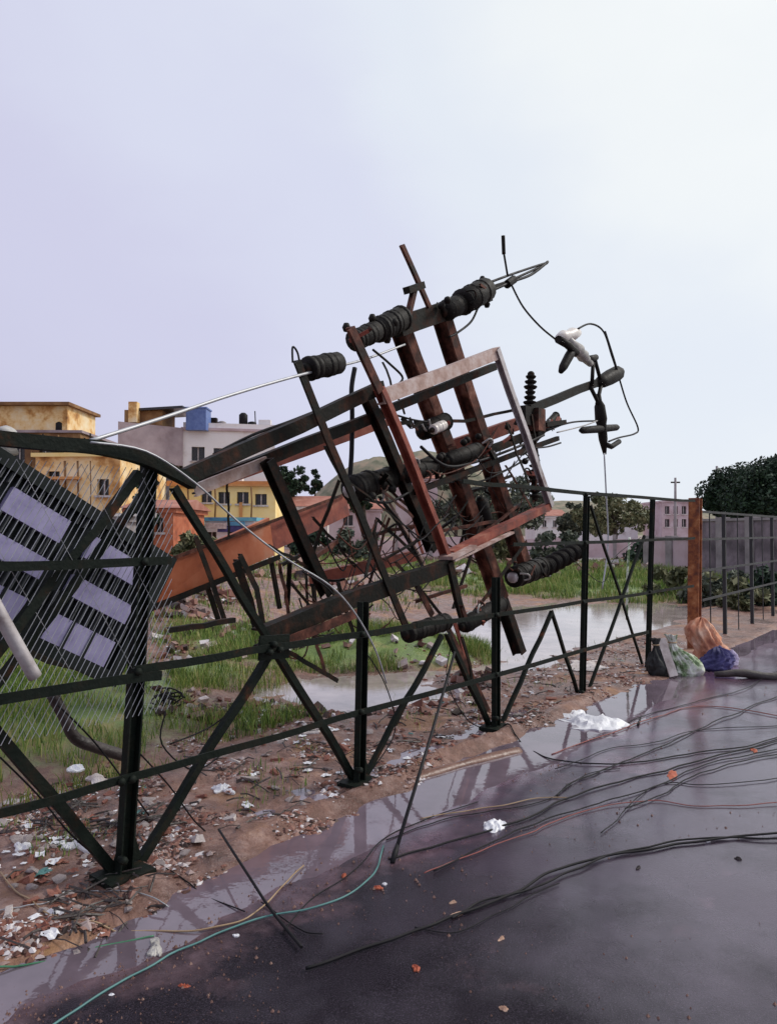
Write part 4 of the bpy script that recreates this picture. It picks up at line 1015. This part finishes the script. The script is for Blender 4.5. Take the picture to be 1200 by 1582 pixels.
cable('dark cable rising from the mid road to the upper right edge', [(860, 1236), (900, 1204), (980, 1172), (1060, 1138), (1130, 1108), (1215, 1072)], .009, 'rubber_black')
cable('thin dark cable nearest the upper right verge', [(960, 1122), (1020, 1100), (1090, 1082), (1150, 1066), (1215, 1030)], .007, 'rubber_black')
cable('dull red wire snaking beside the white bag', [(850, 1166), (920, 1142), (990, 1118), (1060, 1096), (1120, 1094), (1215, 1112)], .008, 'cable_red')
cable('faint reddish wire under the black mid road cables', [(660, 1358), (720, 1330), (800, 1296), (900, 1258), (1000, 1240), (1080, 1250), (1215, 1248)], .006, 'cable_red')
cable('teal hose curving from the bottom edge to the rod foot', [(60, 1600), (120, 1560), (200, 1518), (300, 1464), (400, 1422), (480, 1408), (540, 1384), (575, 1348), (592, 1312)], .0085, 'cable_teal', 'hose')
cable('dark green cable in the bottom left corner', [(-30, 1500), (60, 1488), (150, 1466), (240, 1450)], .008, 'cable_green')
cable('tan cord looping over the mud at lower left', [(-30, 1330), (30, 1380), (80, 1418), (140, 1438), (230, 1442), (310, 1438), (380, 1422), (430, 1382), (470, 1340)], .0075, 'cable_tan', 'cord')
cable('short yellowish cord beside the white wrapper', [(650, 1264), (720, 1254), (790, 1246), (836, 1238), (880, 1238)], .007, 'cable_tan', 'cord')
cable('thin dark wire lying from the first post foot', [(220, 1335), (270, 1362), (330, 1392), (375, 1414)], .006, 'rubber_black', 'wire')
a, b_ = F(338, 1282, -.08), G(466, 1464, .02)
tag(MB().tube(smooth_path([a, G(385, 1355, .10), G(420, 1408, .03), b_], 6), .006, 8).build('wire', 'rubber_black'), 'dark stiff wire slanting over the puddle to the road', 'wire')
cable('thin grey wire looping along the puddle edge to the rod foot', [(440, 1452), (480, 1400), (540, 1352), (590, 1300), (660, 1262), (740, 1240)], .006, 'rubber_black', 'wire')
cable('thin dark wire wandering above the white wrapper', [(600, 1300), (680, 1272), (760, 1258), (840, 1236), (900, 1200), (960, 1190)], .006, 'rubber_black', 'wire')
cable('thin dark wire between the red wires at right', [(860, 1190), (940, 1160), (1010, 1150), (1090, 1130), (1215, 1125)], .006, 'rubber_black', 'wire')
cable('thin wire crossing the mid road cables near the leaf clump', [(930, 1290), (990, 1232), (1040, 1215), (1100, 1220), (1215, 1205)], .006, 'rubber_black', 'wire')
cable('thin wire curling below the thick foreground cable', [(640, 1436), (700, 1440), (760, 1418), (830, 1390), (870, 1372)], .005, 'rubber_black', 'wire')
cable('thin pale wire across the rubble at the left edge', [(-20, 1420), (60, 1404), (120, 1380), (190, 1390), (260, 1400)], .006, 'aluminium_wire', 'wire')
cable('thin wire crossing the stiff one on the dark asphalt', [(400, 1392), (430, 1416), (470, 1444), (500, 1450)], .006, 'rubber_black', 'wire')

# ------------------------------------------------------------------ litter and rubble
def rock_mesh(seed, flat=.6, sharp=.35):
    rnd = np.random.default_rng(seed)
    import bmesh
    bm = bmesh.new(); bmesh.ops.create_icosphere(bm, subdivisions=1, radius=1)
    for v in bm.verts:
        v.co *= 1 + rnd.uniform(-sharp, sharp); v.co.z *= flat
    me = bpy.data.meshes.new('rock'); bm.to_mesh(me); bm.free(); return me
def brick_mesh(seed):
    rnd = np.random.default_rng(seed); mb = MB().box((-1, -.55, -.4), (2, 0, 0), (0, 1.1, 0), (0, 0, .8))
    me = bpy.data.meshes.new('chip')
    me.from_pydata([v + Vector(rnd.uniform(-.22, .22, 3)) for v in mb.v], [], mb.f); return me
stone_meshes, brick_meshes = [], []
for k in range(6):
    me = rock_mesh(k); me.materials.append(M['stone_chip']); stone_meshes.append(me)
    me = brick_mesh(k+20); me.materials.append(M['brick_chip']); brick_meshes.append(me)
white_meshes = []
for k in range(4):
    me = brick_mesh(k+60); me.materials.append(M['slab_white']); white_meshes.append(me)
def zat(x, y):
    return ground_at(Vector((x, y, 0)))
BAYS = [(SO(F(190, 1300))[0], 'left of the first post'), (SO(F(555, 1150))[0], 'between first and second posts'), (SO(F(766, 1100))[0], 'between second and third posts'), (SO(F(899, 1050))[0], 'between third and fourth posts'), (99, 'beyond the fourth post')]
def scatter(n_, meshes, name, label, cat, group, size, reg, seed):
    rnd = random.Random(seed); done = 0
    while done < n_:
        px, py = reg(rnd); p = G(px, py, 0); s, o = SO(p)
        if o < road_edge(s) - .02 or o > 2.6: continue
        z = zat(p.x, p.y)
        if z < WATER_Z - .02: continue
        ob = bpy.data.objects.new(name, rnd.choice(meshes)); sz = rnd.uniform(*size) * (1 if rnd.random() < .8 else 1.6)
        ob.scale = (sz, sz*rnd.uniform(.6, 1), sz*rnd.uniform(.5, .9)); ob.rotation_euler = (rnd.uniform(-.4, .4), rnd.uniform(-.4, .4), rnd.uniform(0, 6.28))
        bay = next((b_ for lim, b_ in BAYS if s < lim), BAYS[-1][1])
        link(ob, (p.x, p.y, z + sz*.15)); tag(ob, label + ' ' + bay, cat, group + ' ' + bay); done += 1
def strip(rnd):
    x = rnd.uniform(-10, 1000) ; base = 1431 - .4*x
    return x, base - rnd.uniform(-10, 40 + .30*(base-822))
def corner(rnd): return rnd.uniform(0, 250), rnd.uniform(1230, 1500)
scatter(90, stone_meshes, 'stone', 'small grey stone in the rubble', 'stone', 'stones in the rubble', (.016, .04), strip, 1)
scatter(110, brick_meshes, 'brick_chip', 'broken red brick chip in the rubble', 'brick chip', 'brick chips in the rubble', (.014, .036), strip, 2)
scatter(22, white_meshes, 'plaster_flake', 'whitish plaster flake in the rubble', 'plaster flake', 'plaster flakes in the rubble', (.014, .036), strip, 3)
scatter(40, stone_meshes, 'stone', 'small grey stone in the rubble', 'stone', 'stones in the rubble', (.012, .028), corner, 4)

# uncountable crumbs of brick, plaster and paper
vs, fs = [], []
rnd = random.Random(5); cnt = 0
while cnt < 30000:
    q_ = rnd.random()
    if q_ < .30: px, py = corner(rnd)
    elif q_ < .42:
        px, py = strip(rnd); py = 1431 - .4*px + rnd.uniform(-10, 70)*(1431 - .4*px - 822)/533
    else: px, py = strip(rnd)
    p = G(px, py, 0); s, o = SO(p)
    if o < road_edge(s) - .12*rnd.random() or o > 3: continue
    if noise.noise(Vector((p.x*2.2, p.y*2.2, 3))) + .5*noise.noise(Vector((p.x*6, p.y*6, 8))) < -.02 + .40*rnd.random(): continue
    z = zat(p.x, p.y)
    if z < WATER_Z: continue
    sz = .0035 + .030*rnd.random()**4
    a = rnd.uniform(0, 6.28); ca, sa = math.cos(a)*sz, math.sin(a)*sz; t_ = rnd.uniform(-.3, .3)*sz; h = sz*rnd.uniform(.12, .6)
    i = len(vs)
    k = rnd.uniform(.5, 1)
    vs += [(p.x+ca, p.y+sa, z+t_), (p.x-sa*k, p.y+ca*k, z-.001), (p.x-ca, p.y-sa, z-t_), (p.x+sa*k, p.y-ca*k, z), (p.x+t_*.3, p.y+t_*.2, z+h)]
    fs += [[i, i+1, i+4], [i+1, i+2, i+4], [i+2, i+3, i+4], [i+3, i, i+4]]
    cnt += 1
tag(MB().add(vs, fs).build('rubble', 'rubble', loc=(0, 0, 0)), 'fine crumbs of brick, plaster and gravel along the fence', 'rubble', kind='stuff')

# paper, plastic and twig litter too mixed up to count
for nm, mt, n_, sd_, lb in (('paper_litter', 'plastic_white', 170, 41, 'small pale paper and plastic scraps strewn through the rubble'), ('rag_litter', 'brick_chip', 150, 42, 'small rust red and orange rags strewn through the rubble'), ('twig_litter', 'wet_log', 420, 43, 'dark twigs and roots strewn along the fence foot'), ('mint_litter', 'cable_teal', 16, 44, 'tiny teal plastic scraps strewn through the rubble')):
    vs, fs = [], []; rnd = random.Random(sd_); cnt = 0
    while cnt < n_:
        px, py = strip(rnd) if rnd.random() < .75 else corner(rnd)
        p = G(px, py, 0); s, o = SO(p)
        if o < road_edge(s) - .05 or o > 2.5: continue
        if noise.noise(Vector((p.x*2.4, p.y*2.4, sd_))) < rnd.random()*.3 - .1: continue
        z = zat(p.x, p.y)
        if z < WATER_Z: continue
        cnt += 1; a = rnd.uniform(0, 6.28)
        if nm == 'twig_litter':
            L_ = rnd.uniform(.04, .22); d = Vector((math.cos(a), math.sin(a), rnd.uniform(-.1, .35)))*L_; c = Vector((p.x, p.y, z + .012))
            tw = MB().tube([c - d*.5, c + Vector((rnd.uniform(-.02, .02), rnd.uniform(-.02, .02), .01)), c + d*.5], rnd.uniform(.002, .006), 4)
            i = len(vs); vs += tw.v; fs += [[j+i for j in f] for f in tw.f]
        else:
            sz = .007 + .030*rnd.random()**2; K = 5; i = len(vs)
            for u in range(K):
                for v in range(K):
                    lx, ly = (u/(K-1)-.5)*2*sz*(1+.3*math.sin(v*2+a)), (v/(K-1)-.5)*1.4*sz
                    vs.append(Vector((p.x + lx*math.cos(a) - ly*math.sin(a), p.y + lx*math.sin(a) + ly*math.cos(a), z + .006 + sz*.7*abs(noise.noise(Vector((u*.8, v*.8, cnt*1.7)))))))
            fs += [[i+u*K+v, i+(u+1)*K+v, i+(u+1)*K+v+1, i+u*K+v+1] for u in range(K-1) for v in range(K-1)]
    tag(MB().add(vs, fs).build(nm, mt, loc=(0, 0, 0)), lb, 'litter', kind='stuff')

# grass
vs, fs = [], []; rnd = random.Random(9)
def blade(x, y, z, h, w_):
    a = rnd.uniform(0, 6.28); ca, sa = math.cos(a), math.sin(a); b2 = rnd.uniform(0, 6.28); le = h*rnd.uniform(.1, .6)
    i = len(vs); dx, dy = math.cos(b2)*le, math.sin(b2)*le
    vs.extend([(x-ca*w_, y-sa*w_, z), (x+ca*w_, y+sa*w_, z), (x+dx*.4+ca*w_*.7, y+dy*.4+sa*w_*.7, z+h*.6), (x+dx*.4-ca*w_*.7, y+dy*.4-sa*w_*.7, z+h*.6), (x+dx, y+dy, z+h)])
    fs.extend([[i, i+1, i+2, i+3], [i+3, i+2, i+4]])
for (bx, by, rx, ry, h, tf_), (px, py, *_r) in zip(BM, BUMPS):
    if tf_ < .1: continue
    dist = by; n_ = int(min(48000, 12000 * rx * ry * tf_ / max(1, (dist/9)**1.5)))
    sc_f = max(1, dist/11)
    for _ in range(n_):
        r_, a = 1.25*math.sqrt(rnd.random()), rnd.uniform(0, 6.28)
        x, y = bx + rx*r_*math.cos(a), by + ry*r_*math.sin(a)
        s, o = SO(Vector((x, y, 0)))
        if o < 1.0: continue
        if noise.noise(Vector((x*1.1, y*1.1, 6))) + .6*noise.noise(Vector((x*3.3, y*3.3, 16))) < -.22 + .28*r_ - .12*tf_: continue
        z = zat(x, y)
        if z < WATER_Z - .02: continue
        hh = rnd.uniform(.03, .17) * (1 + 1.1*noise.noise(Vector((x*1.3, y*1.3, 2)))) * min(1.6, sc_f)
        blade(x, y, z - .01, hh, .004*sc_f)
# weeds in the verge
for _ in range(3800):
    px, py = rnd.uniform(0, 1000), 0; base = 1431 - .4*px; py = base - rnd.uniform(20, 30 + .38*(base-822))
    p = G(px, py, 0); s, o = SO(p)
    if noise.noise(Vector((p.x*2.2, p.y*2.2, 9))) < .18: continue
    blade(p.x, p.y, zat(p.x, p.y) - .005, rnd.uniform(.02, .08), .003)
tag(MB().add(vs, fs).build('grass', 'grass', loc=(0, 0, 0)), 'wet green grass on the islands in the flooded ground', 'grass', kind='stuff')

def crumple(name, label, cat, outline_px, m_, h, seed, amp=.5, z0=0.0):
    """crumpled sheet: domed, folded patch with thickness"""
    P_ = [G(x, y, 0) for x, y in outline_px]; c = sum(P_, Vector())/len(P_)
    ring = smooth_path(P_ + [P_[0]], 4)[:-1]; K = len(ring); L_ = 9; big = max((p-c).length for p in ring)
    ring = [c + (p-c)*(1 + .55*noise.noise((p-c)/big*1.6 + Vector((seed*3.1, 0, 0))) + .25*noise.noise((p-c)/big*4.5 + Vector((seed*3.1, 5, 0)))) for p in ring]
    vs = []; zb = max(road_z(c), ground_at(c)) if SO(c)[1] > road_edge(SO(c)[0]) else road_z(c)
    for j in range(L_ + 1):
        t_ = j / L_
        for p in ring:
            q_ = c.lerp(p, t_); dq = (q_-c)/big; nz_ = .5 - 1.6*abs(noise.noise(Vector((dq.x*1.9, dq.y*1.9, seed*1.7)))) + .5*abs(noise.noise(Vector((dq.x*5, dq.y*5, seed*1.3))))
            vs.append(Vector((q_.x, q_.y, zb + z0 + max(.003, h*((1-t_**2)*(.35 + amp*nz_) + .45*t_*max(0, nz_))))))
    fs = [[j*K+i, (j+1)*K+i, (j+1)*K+(i+1) % K, j*K+(i+1) % K] for j in range(L_) for i in range(K)]
    vs += [Vector((p.x, p.y, zb + z0 - .004)) for p in ring]
    fs += [[L_*K+i, (L_+1)*K+i, (L_+1)*K+(i+1) % K, L_*K+(i+1) % K] for i in range(K)]
    return tag(MB().add(vs, fs, False).build(name, m_), label, cat)
crumple('plastic_bag', 'crumpled white plastic bag on the verge by the fourth post', 'bag', [(872, 1112), (884, 1100), (896, 1098), (905, 1106), (930, 1106), (955, 1110), (974, 1120), (955, 1130), (925, 1130), (900, 1124), (882, 1122)], 'plastic_white', .085, 1, .55)
crumple('wrapper', 'small white wrapper lying on the dark asphalt', 'wrapper', [(748, 1284), (752, 1272), (764, 1270), (780, 1276), (776, 1284), (764, 1288)], 'plastic_white', .05, 2)
crumple('plastic_cup', 'translucent grey plastic scrap beside the dark green cable', 'plastic scrap', [(230, 1476), (234, 1456), (246, 1454), (250, 1464), (246, 1478), (238, 1482)], 'porcelain_grey', .03, 3)
for k, (x, y, r_, lb, m_) in enumerate([
    (285, 1527, 11, 'red leaf on the dark asphalt at bottom left', 'leaf_litter'), (643, 1500, 13, 'bright red leaf alone in the lower middle of the road', 'leaf_litter'),
    (706, 1416, 13, 'pale brown leaf touching the foreground cables', 'leaf_litter_pale'), (778, 1566, 11, 'pale leaf at the bottom edge of the road', 'leaf_litter_pale'),
    (775, 1455, 9, 'small brown leaf below the thick foreground cable', 'leaf_litter_pale'), (584, 1374, 9, 'orange leaf just below the rod foot', 'leaf_litter'),
    (1038, 1200, 18, 'large reddish leaf clump between the mid road cables', 'leaf_litter'), (700, 1398, 7, 'tiny pale leaf above the leaf on the cables', 'leaf_litter_pale'),
    (1165, 1162, 9, 'small brown leaf under the cables at the right edge', 'leaf_litter'), (985, 1345, 6, 'tiny dark leaf right of the cable bend', 'wet_log'),
    (1140, 1332, 6, 'tiny dark leaf below the cables at far right', 'wet_log'), (532, 1355, 8, 'orange leaf left of the rod foot', 'leaf_litter')]):
    ra = k*1.3
    pts = [(x + .85*r_*(math.cos(t_*math.pi/8)*math.cos(ra) - .5*abs(math.sin(t_*math.pi/8))**1.4*math.copysign(1, math.sin(t_*math.pi/8))*math.sin(ra)), y + .46*r_*(math.cos(t_*math.pi/8)*math.sin(ra) + .5*abs(math.sin(t_*math.pi/8))**1.4*math.copysign(1, math.sin(t_*math.pi/8))*math.cos(ra))) for t_ in range(16)]
    crumple('leaf', lb, 'leaf', pts, m_, .012, k+10, .9)
for k, (x, y, r_, lb) in enumerate([(365, 1448, 5, 'tiny white paper scrap on the teal hose'), (172, 1540, 5, 'tiny white paper scrap near the bottom left puddle'), (1093, 1303, 5, 'tiny white paper scrap on the cable at right'), (594, 1368, 4, 'tiny white paper scrap beside the orange leaf'),
    (345, 1225, 17, 'white paper scrap in the rubble between the first two posts'), (118, 1312, 24, 'long white plaster slab left of the first post foot'), (35, 1318, 14, 'pale plaster lump in the rubble at the left edge'),
    (118, 1184, 15, 'mint white paper scrap behind the low rail'), (150, 1200, 18, 'white paper strip on the low rail left of the first post'), (430, 1145, 16, 'white paper scrap near the middle of the second bay'), (480, 1138, 14, 'white scrap left of the second post'), (905, 1032, 26, 'pale board beyond the fourth post foot')]):
    pts = [(x + r_*math.cos(t_*math.pi/4), y + .38*r_*math.sin(t_*math.pi/4)*(1+.4*math.sin(t_*3+k))) for t_ in range(8)]
    crumple('paper_scrap', lb, 'paper', pts, 'plastic_white' if k < 8 else 'slab_white', .03 if r_ > 10 else .008, k+40, .8)

# sacks and bundles against the far post
def sack(name, label, cat, foot, top, rpx, m_, seed, flat=.8, neck=True):
    """slumped bag: sagging belly, pleats gathered towards a tied neck, ruffled mouth above it"""
    b_ = G(*foot, 0); d = b_.y; r_ = rpx*d/FPX; t_ = D(*top, d); b_.z = road_z(b_) - .01
    K, J = 72, 44; vs = []
    for j in range(J+1):
        t2 = j/J
        belly = (min(1, .72 + 2.2*t2) if t2 < .13 else 1) * (1 - sm(.25, .80, t2)*.78) if neck else math.sqrt(max(0, 1 - (t2*1.0)**2.2))*min(1, .75+2*t2)
        if neck and t2 > .82: belly = .20 + .95*(t2-.82)
        c = b_.lerp(t_, t2) + Vector((.05*noise.noise(Vector((t2*2, seed, 0))), 0, 0))
        pl = sm(.1, .75, t2)
        for i in range(K):
            th = 2*math.pi*i/K; p = Vector((math.cos(th), math.sin(th)*flat, 0))
            lo = noise.noise(Vector((p.x*1.2, p.y*1.2, t2*1.8 + seed)))
            fold = abs(noise.noise(Vector((p.x*2.6 + .6*lo, p.y*2.6, t2*3.4 + seed*2))))
            fine = abs(noise.noise(Vector((p.x*6, p.y*6, t2*7 + seed*3))))
            pleat = math.sin(13*th + 5*lo + seed)
            rr_ = r_*belly*(1 + .30*lo - .42*fold - .16*fine + .13*pl*pleat)
            vs.append(c + p*rr_ + Vector((0, 0, (.05*lo - .05*fold)*min(1, t2*4)*r_*4)))
    fs = [[j*K+i, j*K+(i+1) % K, (j+1)*K+(i+1) % K, (j+1)*K+i] for j in range(J) for i in range(K)]
    fs.append([J*K+i for i in range(K)]); fs.append(list(reversed(range(K))))
    ob = tag(MB().add(vs, fs, True).build(name, m_), label, cat)
    if neck:
        c = b_.lerp(t_, .81) + Vector((.05*noise.noise(Vector((1.62, seed, 0))), 0, 0))
        MB().tube([c + Vector((math.cos(u*math.pi/5), math.sin(u*math.pi/5)*flat, 0))*r_*.24 for u in range(11)], .008, 6).build('tie', 'cable_tan', ob)
    return ob
sack('cloth_bundle', 'peach orange cloth bundle at the foot of the rust post', 'bundle', (1098, 1024), (1082, 954), 31, 'cloth_orange', 1, neck=False)
sack('cloth_bundle', 'dark blue cloth bundle lying under the orange one', 'bundle', (1104, 1034), (1110, 1000), 30, 'cloth_blue', 2, neck=False)
sack('cloth_bundle', 'small lavender cloth heap right of the blue bundle', 'bundle', (1126, 1028), (1128, 1004), 14, 'cloth_lavender', 3, neck=False)
sack('plastic_sack', 'green and white printed sack leaning left of the orange bundle', 'sack', (1062, 1042), (1036, 980), 27, 'cloth_green', 4)
sack('plastic_sack', 'black sack behind the white board near the fifth post', 'sack', (1018, 1044), (1012, 985), 22, 'cloth_black', 5)
p, q = G(1034, 1042, .02), D(1018, 986, 8.1)
tag(MB().bar(p + Vector((0, -.12, 0)), q + Vector((0, -.05, 0)), RECT(.09, .03), Vector((0, 1, 0))).build('board', 'slab_white'), 'narrow white board leaning on the black sack', 'board')
p, q = G(1104, 1042, .04), G(1290, 1046, .04)
tag(MB().tube(jig(p, q, 12, .05, 3), .045, 10, [.6+.5*math.sin(min(1, i/5)*1.5) for i in range(13)]).build('wet_log', 'wet_log'), 'dark wet log lying on the road at right', 'log')

# dark tangle and tyre behind the first post
tz = empty('wire_tangle', G(258, 1100, -.05), 'black tangled wire bundle behind the fence right of first post', 'wire')
for k in range(9):
    c = G(258, 1112, -.08); c.z = ground_at(c) + .05; c += Vector((.05*math.sin(k*3.1), .05*math.cos(k*1.7), .02*math.sin(k*5))); rr_ = .09 + .045*math.sin(k*2.2)
    rx_ = Matrix.Rotation(k*.7, 3, 'Z') @ Matrix.Rotation(.5 + .25*k, 3, 'X')
    MB().tube([c + rx_ @ Vector((rr_*math.cos(t_*math.pi/8)*(1+.3*math.sin(t_*1.3+k)), rr_*math.sin(t_*math.pi/8)*.7, .03*math.sin(t_*.9+k*2))) for t_ in range(15+k % 4)], .007, 5).build('coil', 'rubber_black', tz)
# long low mud bank at the puddle's edge
P_ = smooth_path([G(x, y) for x, y in ((300, 1338), (380, 1296), (470, 1262), (560, 1232), (650, 1200), (735, 1176), (800, 1160))], 8)
P_ = [Vector((p.x, p.y, .004 + .008*noise.noise(p*3))) for p in P_]
tag(MB().sweep(P_, [(.05, -.03), (.045, .006), (.02, .022), (-.015, .026), (-.045, .008), (-.055, -.03)], Vector((0, 0, 1)), True, [.7 + .5*abs(noise.noise(p*2.4)) for p in P_]).build('mud_ridge', 'mud'), kind='structure')

# heaps of rubbish and broken masonry on the far bank
vs, fs = [], []; rnd = random.Random(31); cnt = 0
while cnt < 5200:
    q_ = rnd.random()
    if q_ < .15: px, py = rnd.uniform(240, 760), rnd.uniform(965, 1090)
    elif q_ < .6: px, py = rnd.uniform(120, 560), rnd.uniform(845, 975)
    else: px, py = rnd.uniform(560, 1060), rnd.uniform(846, 900)
    p = G(px, py, .1)
    if noise.noise(Vector((p.x*.35, p.y*.35, 13))) < -.05 + .2*rnd.random(): continue
    z = zat(p.x, p.y)
    if z < WATER_Z + .03: continue
    k = p.y/14; sz = (.02 + .11*rnd.random()**3)*k
    b0 = MB().box((-sz, -sz*.6, -sz*.3), (2*sz, 0, 0), (0, 1.2*sz, 0), (0, 0, sz*rnd.uniform(.4, 1.3)))
    R_ = Matrix.Rotation(rnd.uniform(0, 6.28), 3, 'Z') @ Matrix.Rotation(rnd.uniform(-.6, .6), 3, 'X') @ Matrix.Rotation(rnd.uniform(-.6, .6), 3, 'Y')
    i = len(vs); c = Vector((p.x, p.y, z + sz*.1))
    vs += [c + R_ @ (v * rnd.uniform(.7, 1.2)) for v in b0.v]; fs += [[j+i for j in f] for f in b0.f]; cnt += 1
tag(MB().add(vs, fs).build('masonry_debris', 'rubble', loc=(0, 0, 0)), 'scattered broken masonry and rubbish on the far muddy bank', 'debris', kind='stuff')

# loose grit washed onto the asphalt
vs, fs = [], []; rnd = random.Random(77); cnt = 0
while cnt < 1300:
    px, py = rnd.uniform(-20, 1220), rnd.uniform(1050, 1590)
    p = G(px, py, 0); s, o = SO(p); c = road_edge(s) - o
    if c < .02 or rnd.random() > .02 + .98*math.exp(-c/.35) or noise.noise(Vector((p.x*1.4, p.y*1.4, 22))) < -.1: continue
    z = road_z(p) + .004; sz = .0025 + .007*rnd.random()**4; cnt += 1
    a = rnd.uniform(0, 6.28); ca, sa = math.cos(a)*sz, math.sin(a)*sz; i = len(vs)
    vs += [(p.x+ca, p.y+sa, z-.004), (p.x-sa, p.y+ca, z-.004), (p.x-ca, p.y-sa, z-.004), (p.x+sa, p.y-ca, z-.004), (p.x, p.y, z+sz*.7)]
    fs += [[i, i+1, i+4], [i+1, i+2, i+4], [i+2, i+3, i+4], [i+3, i, i+4]]
tag(MB().add(vs, fs).build('grit', 'mud', loc=(0, 0, 0)), 'loose grit washed over the wet asphalt', 'grit', kind='stuff')
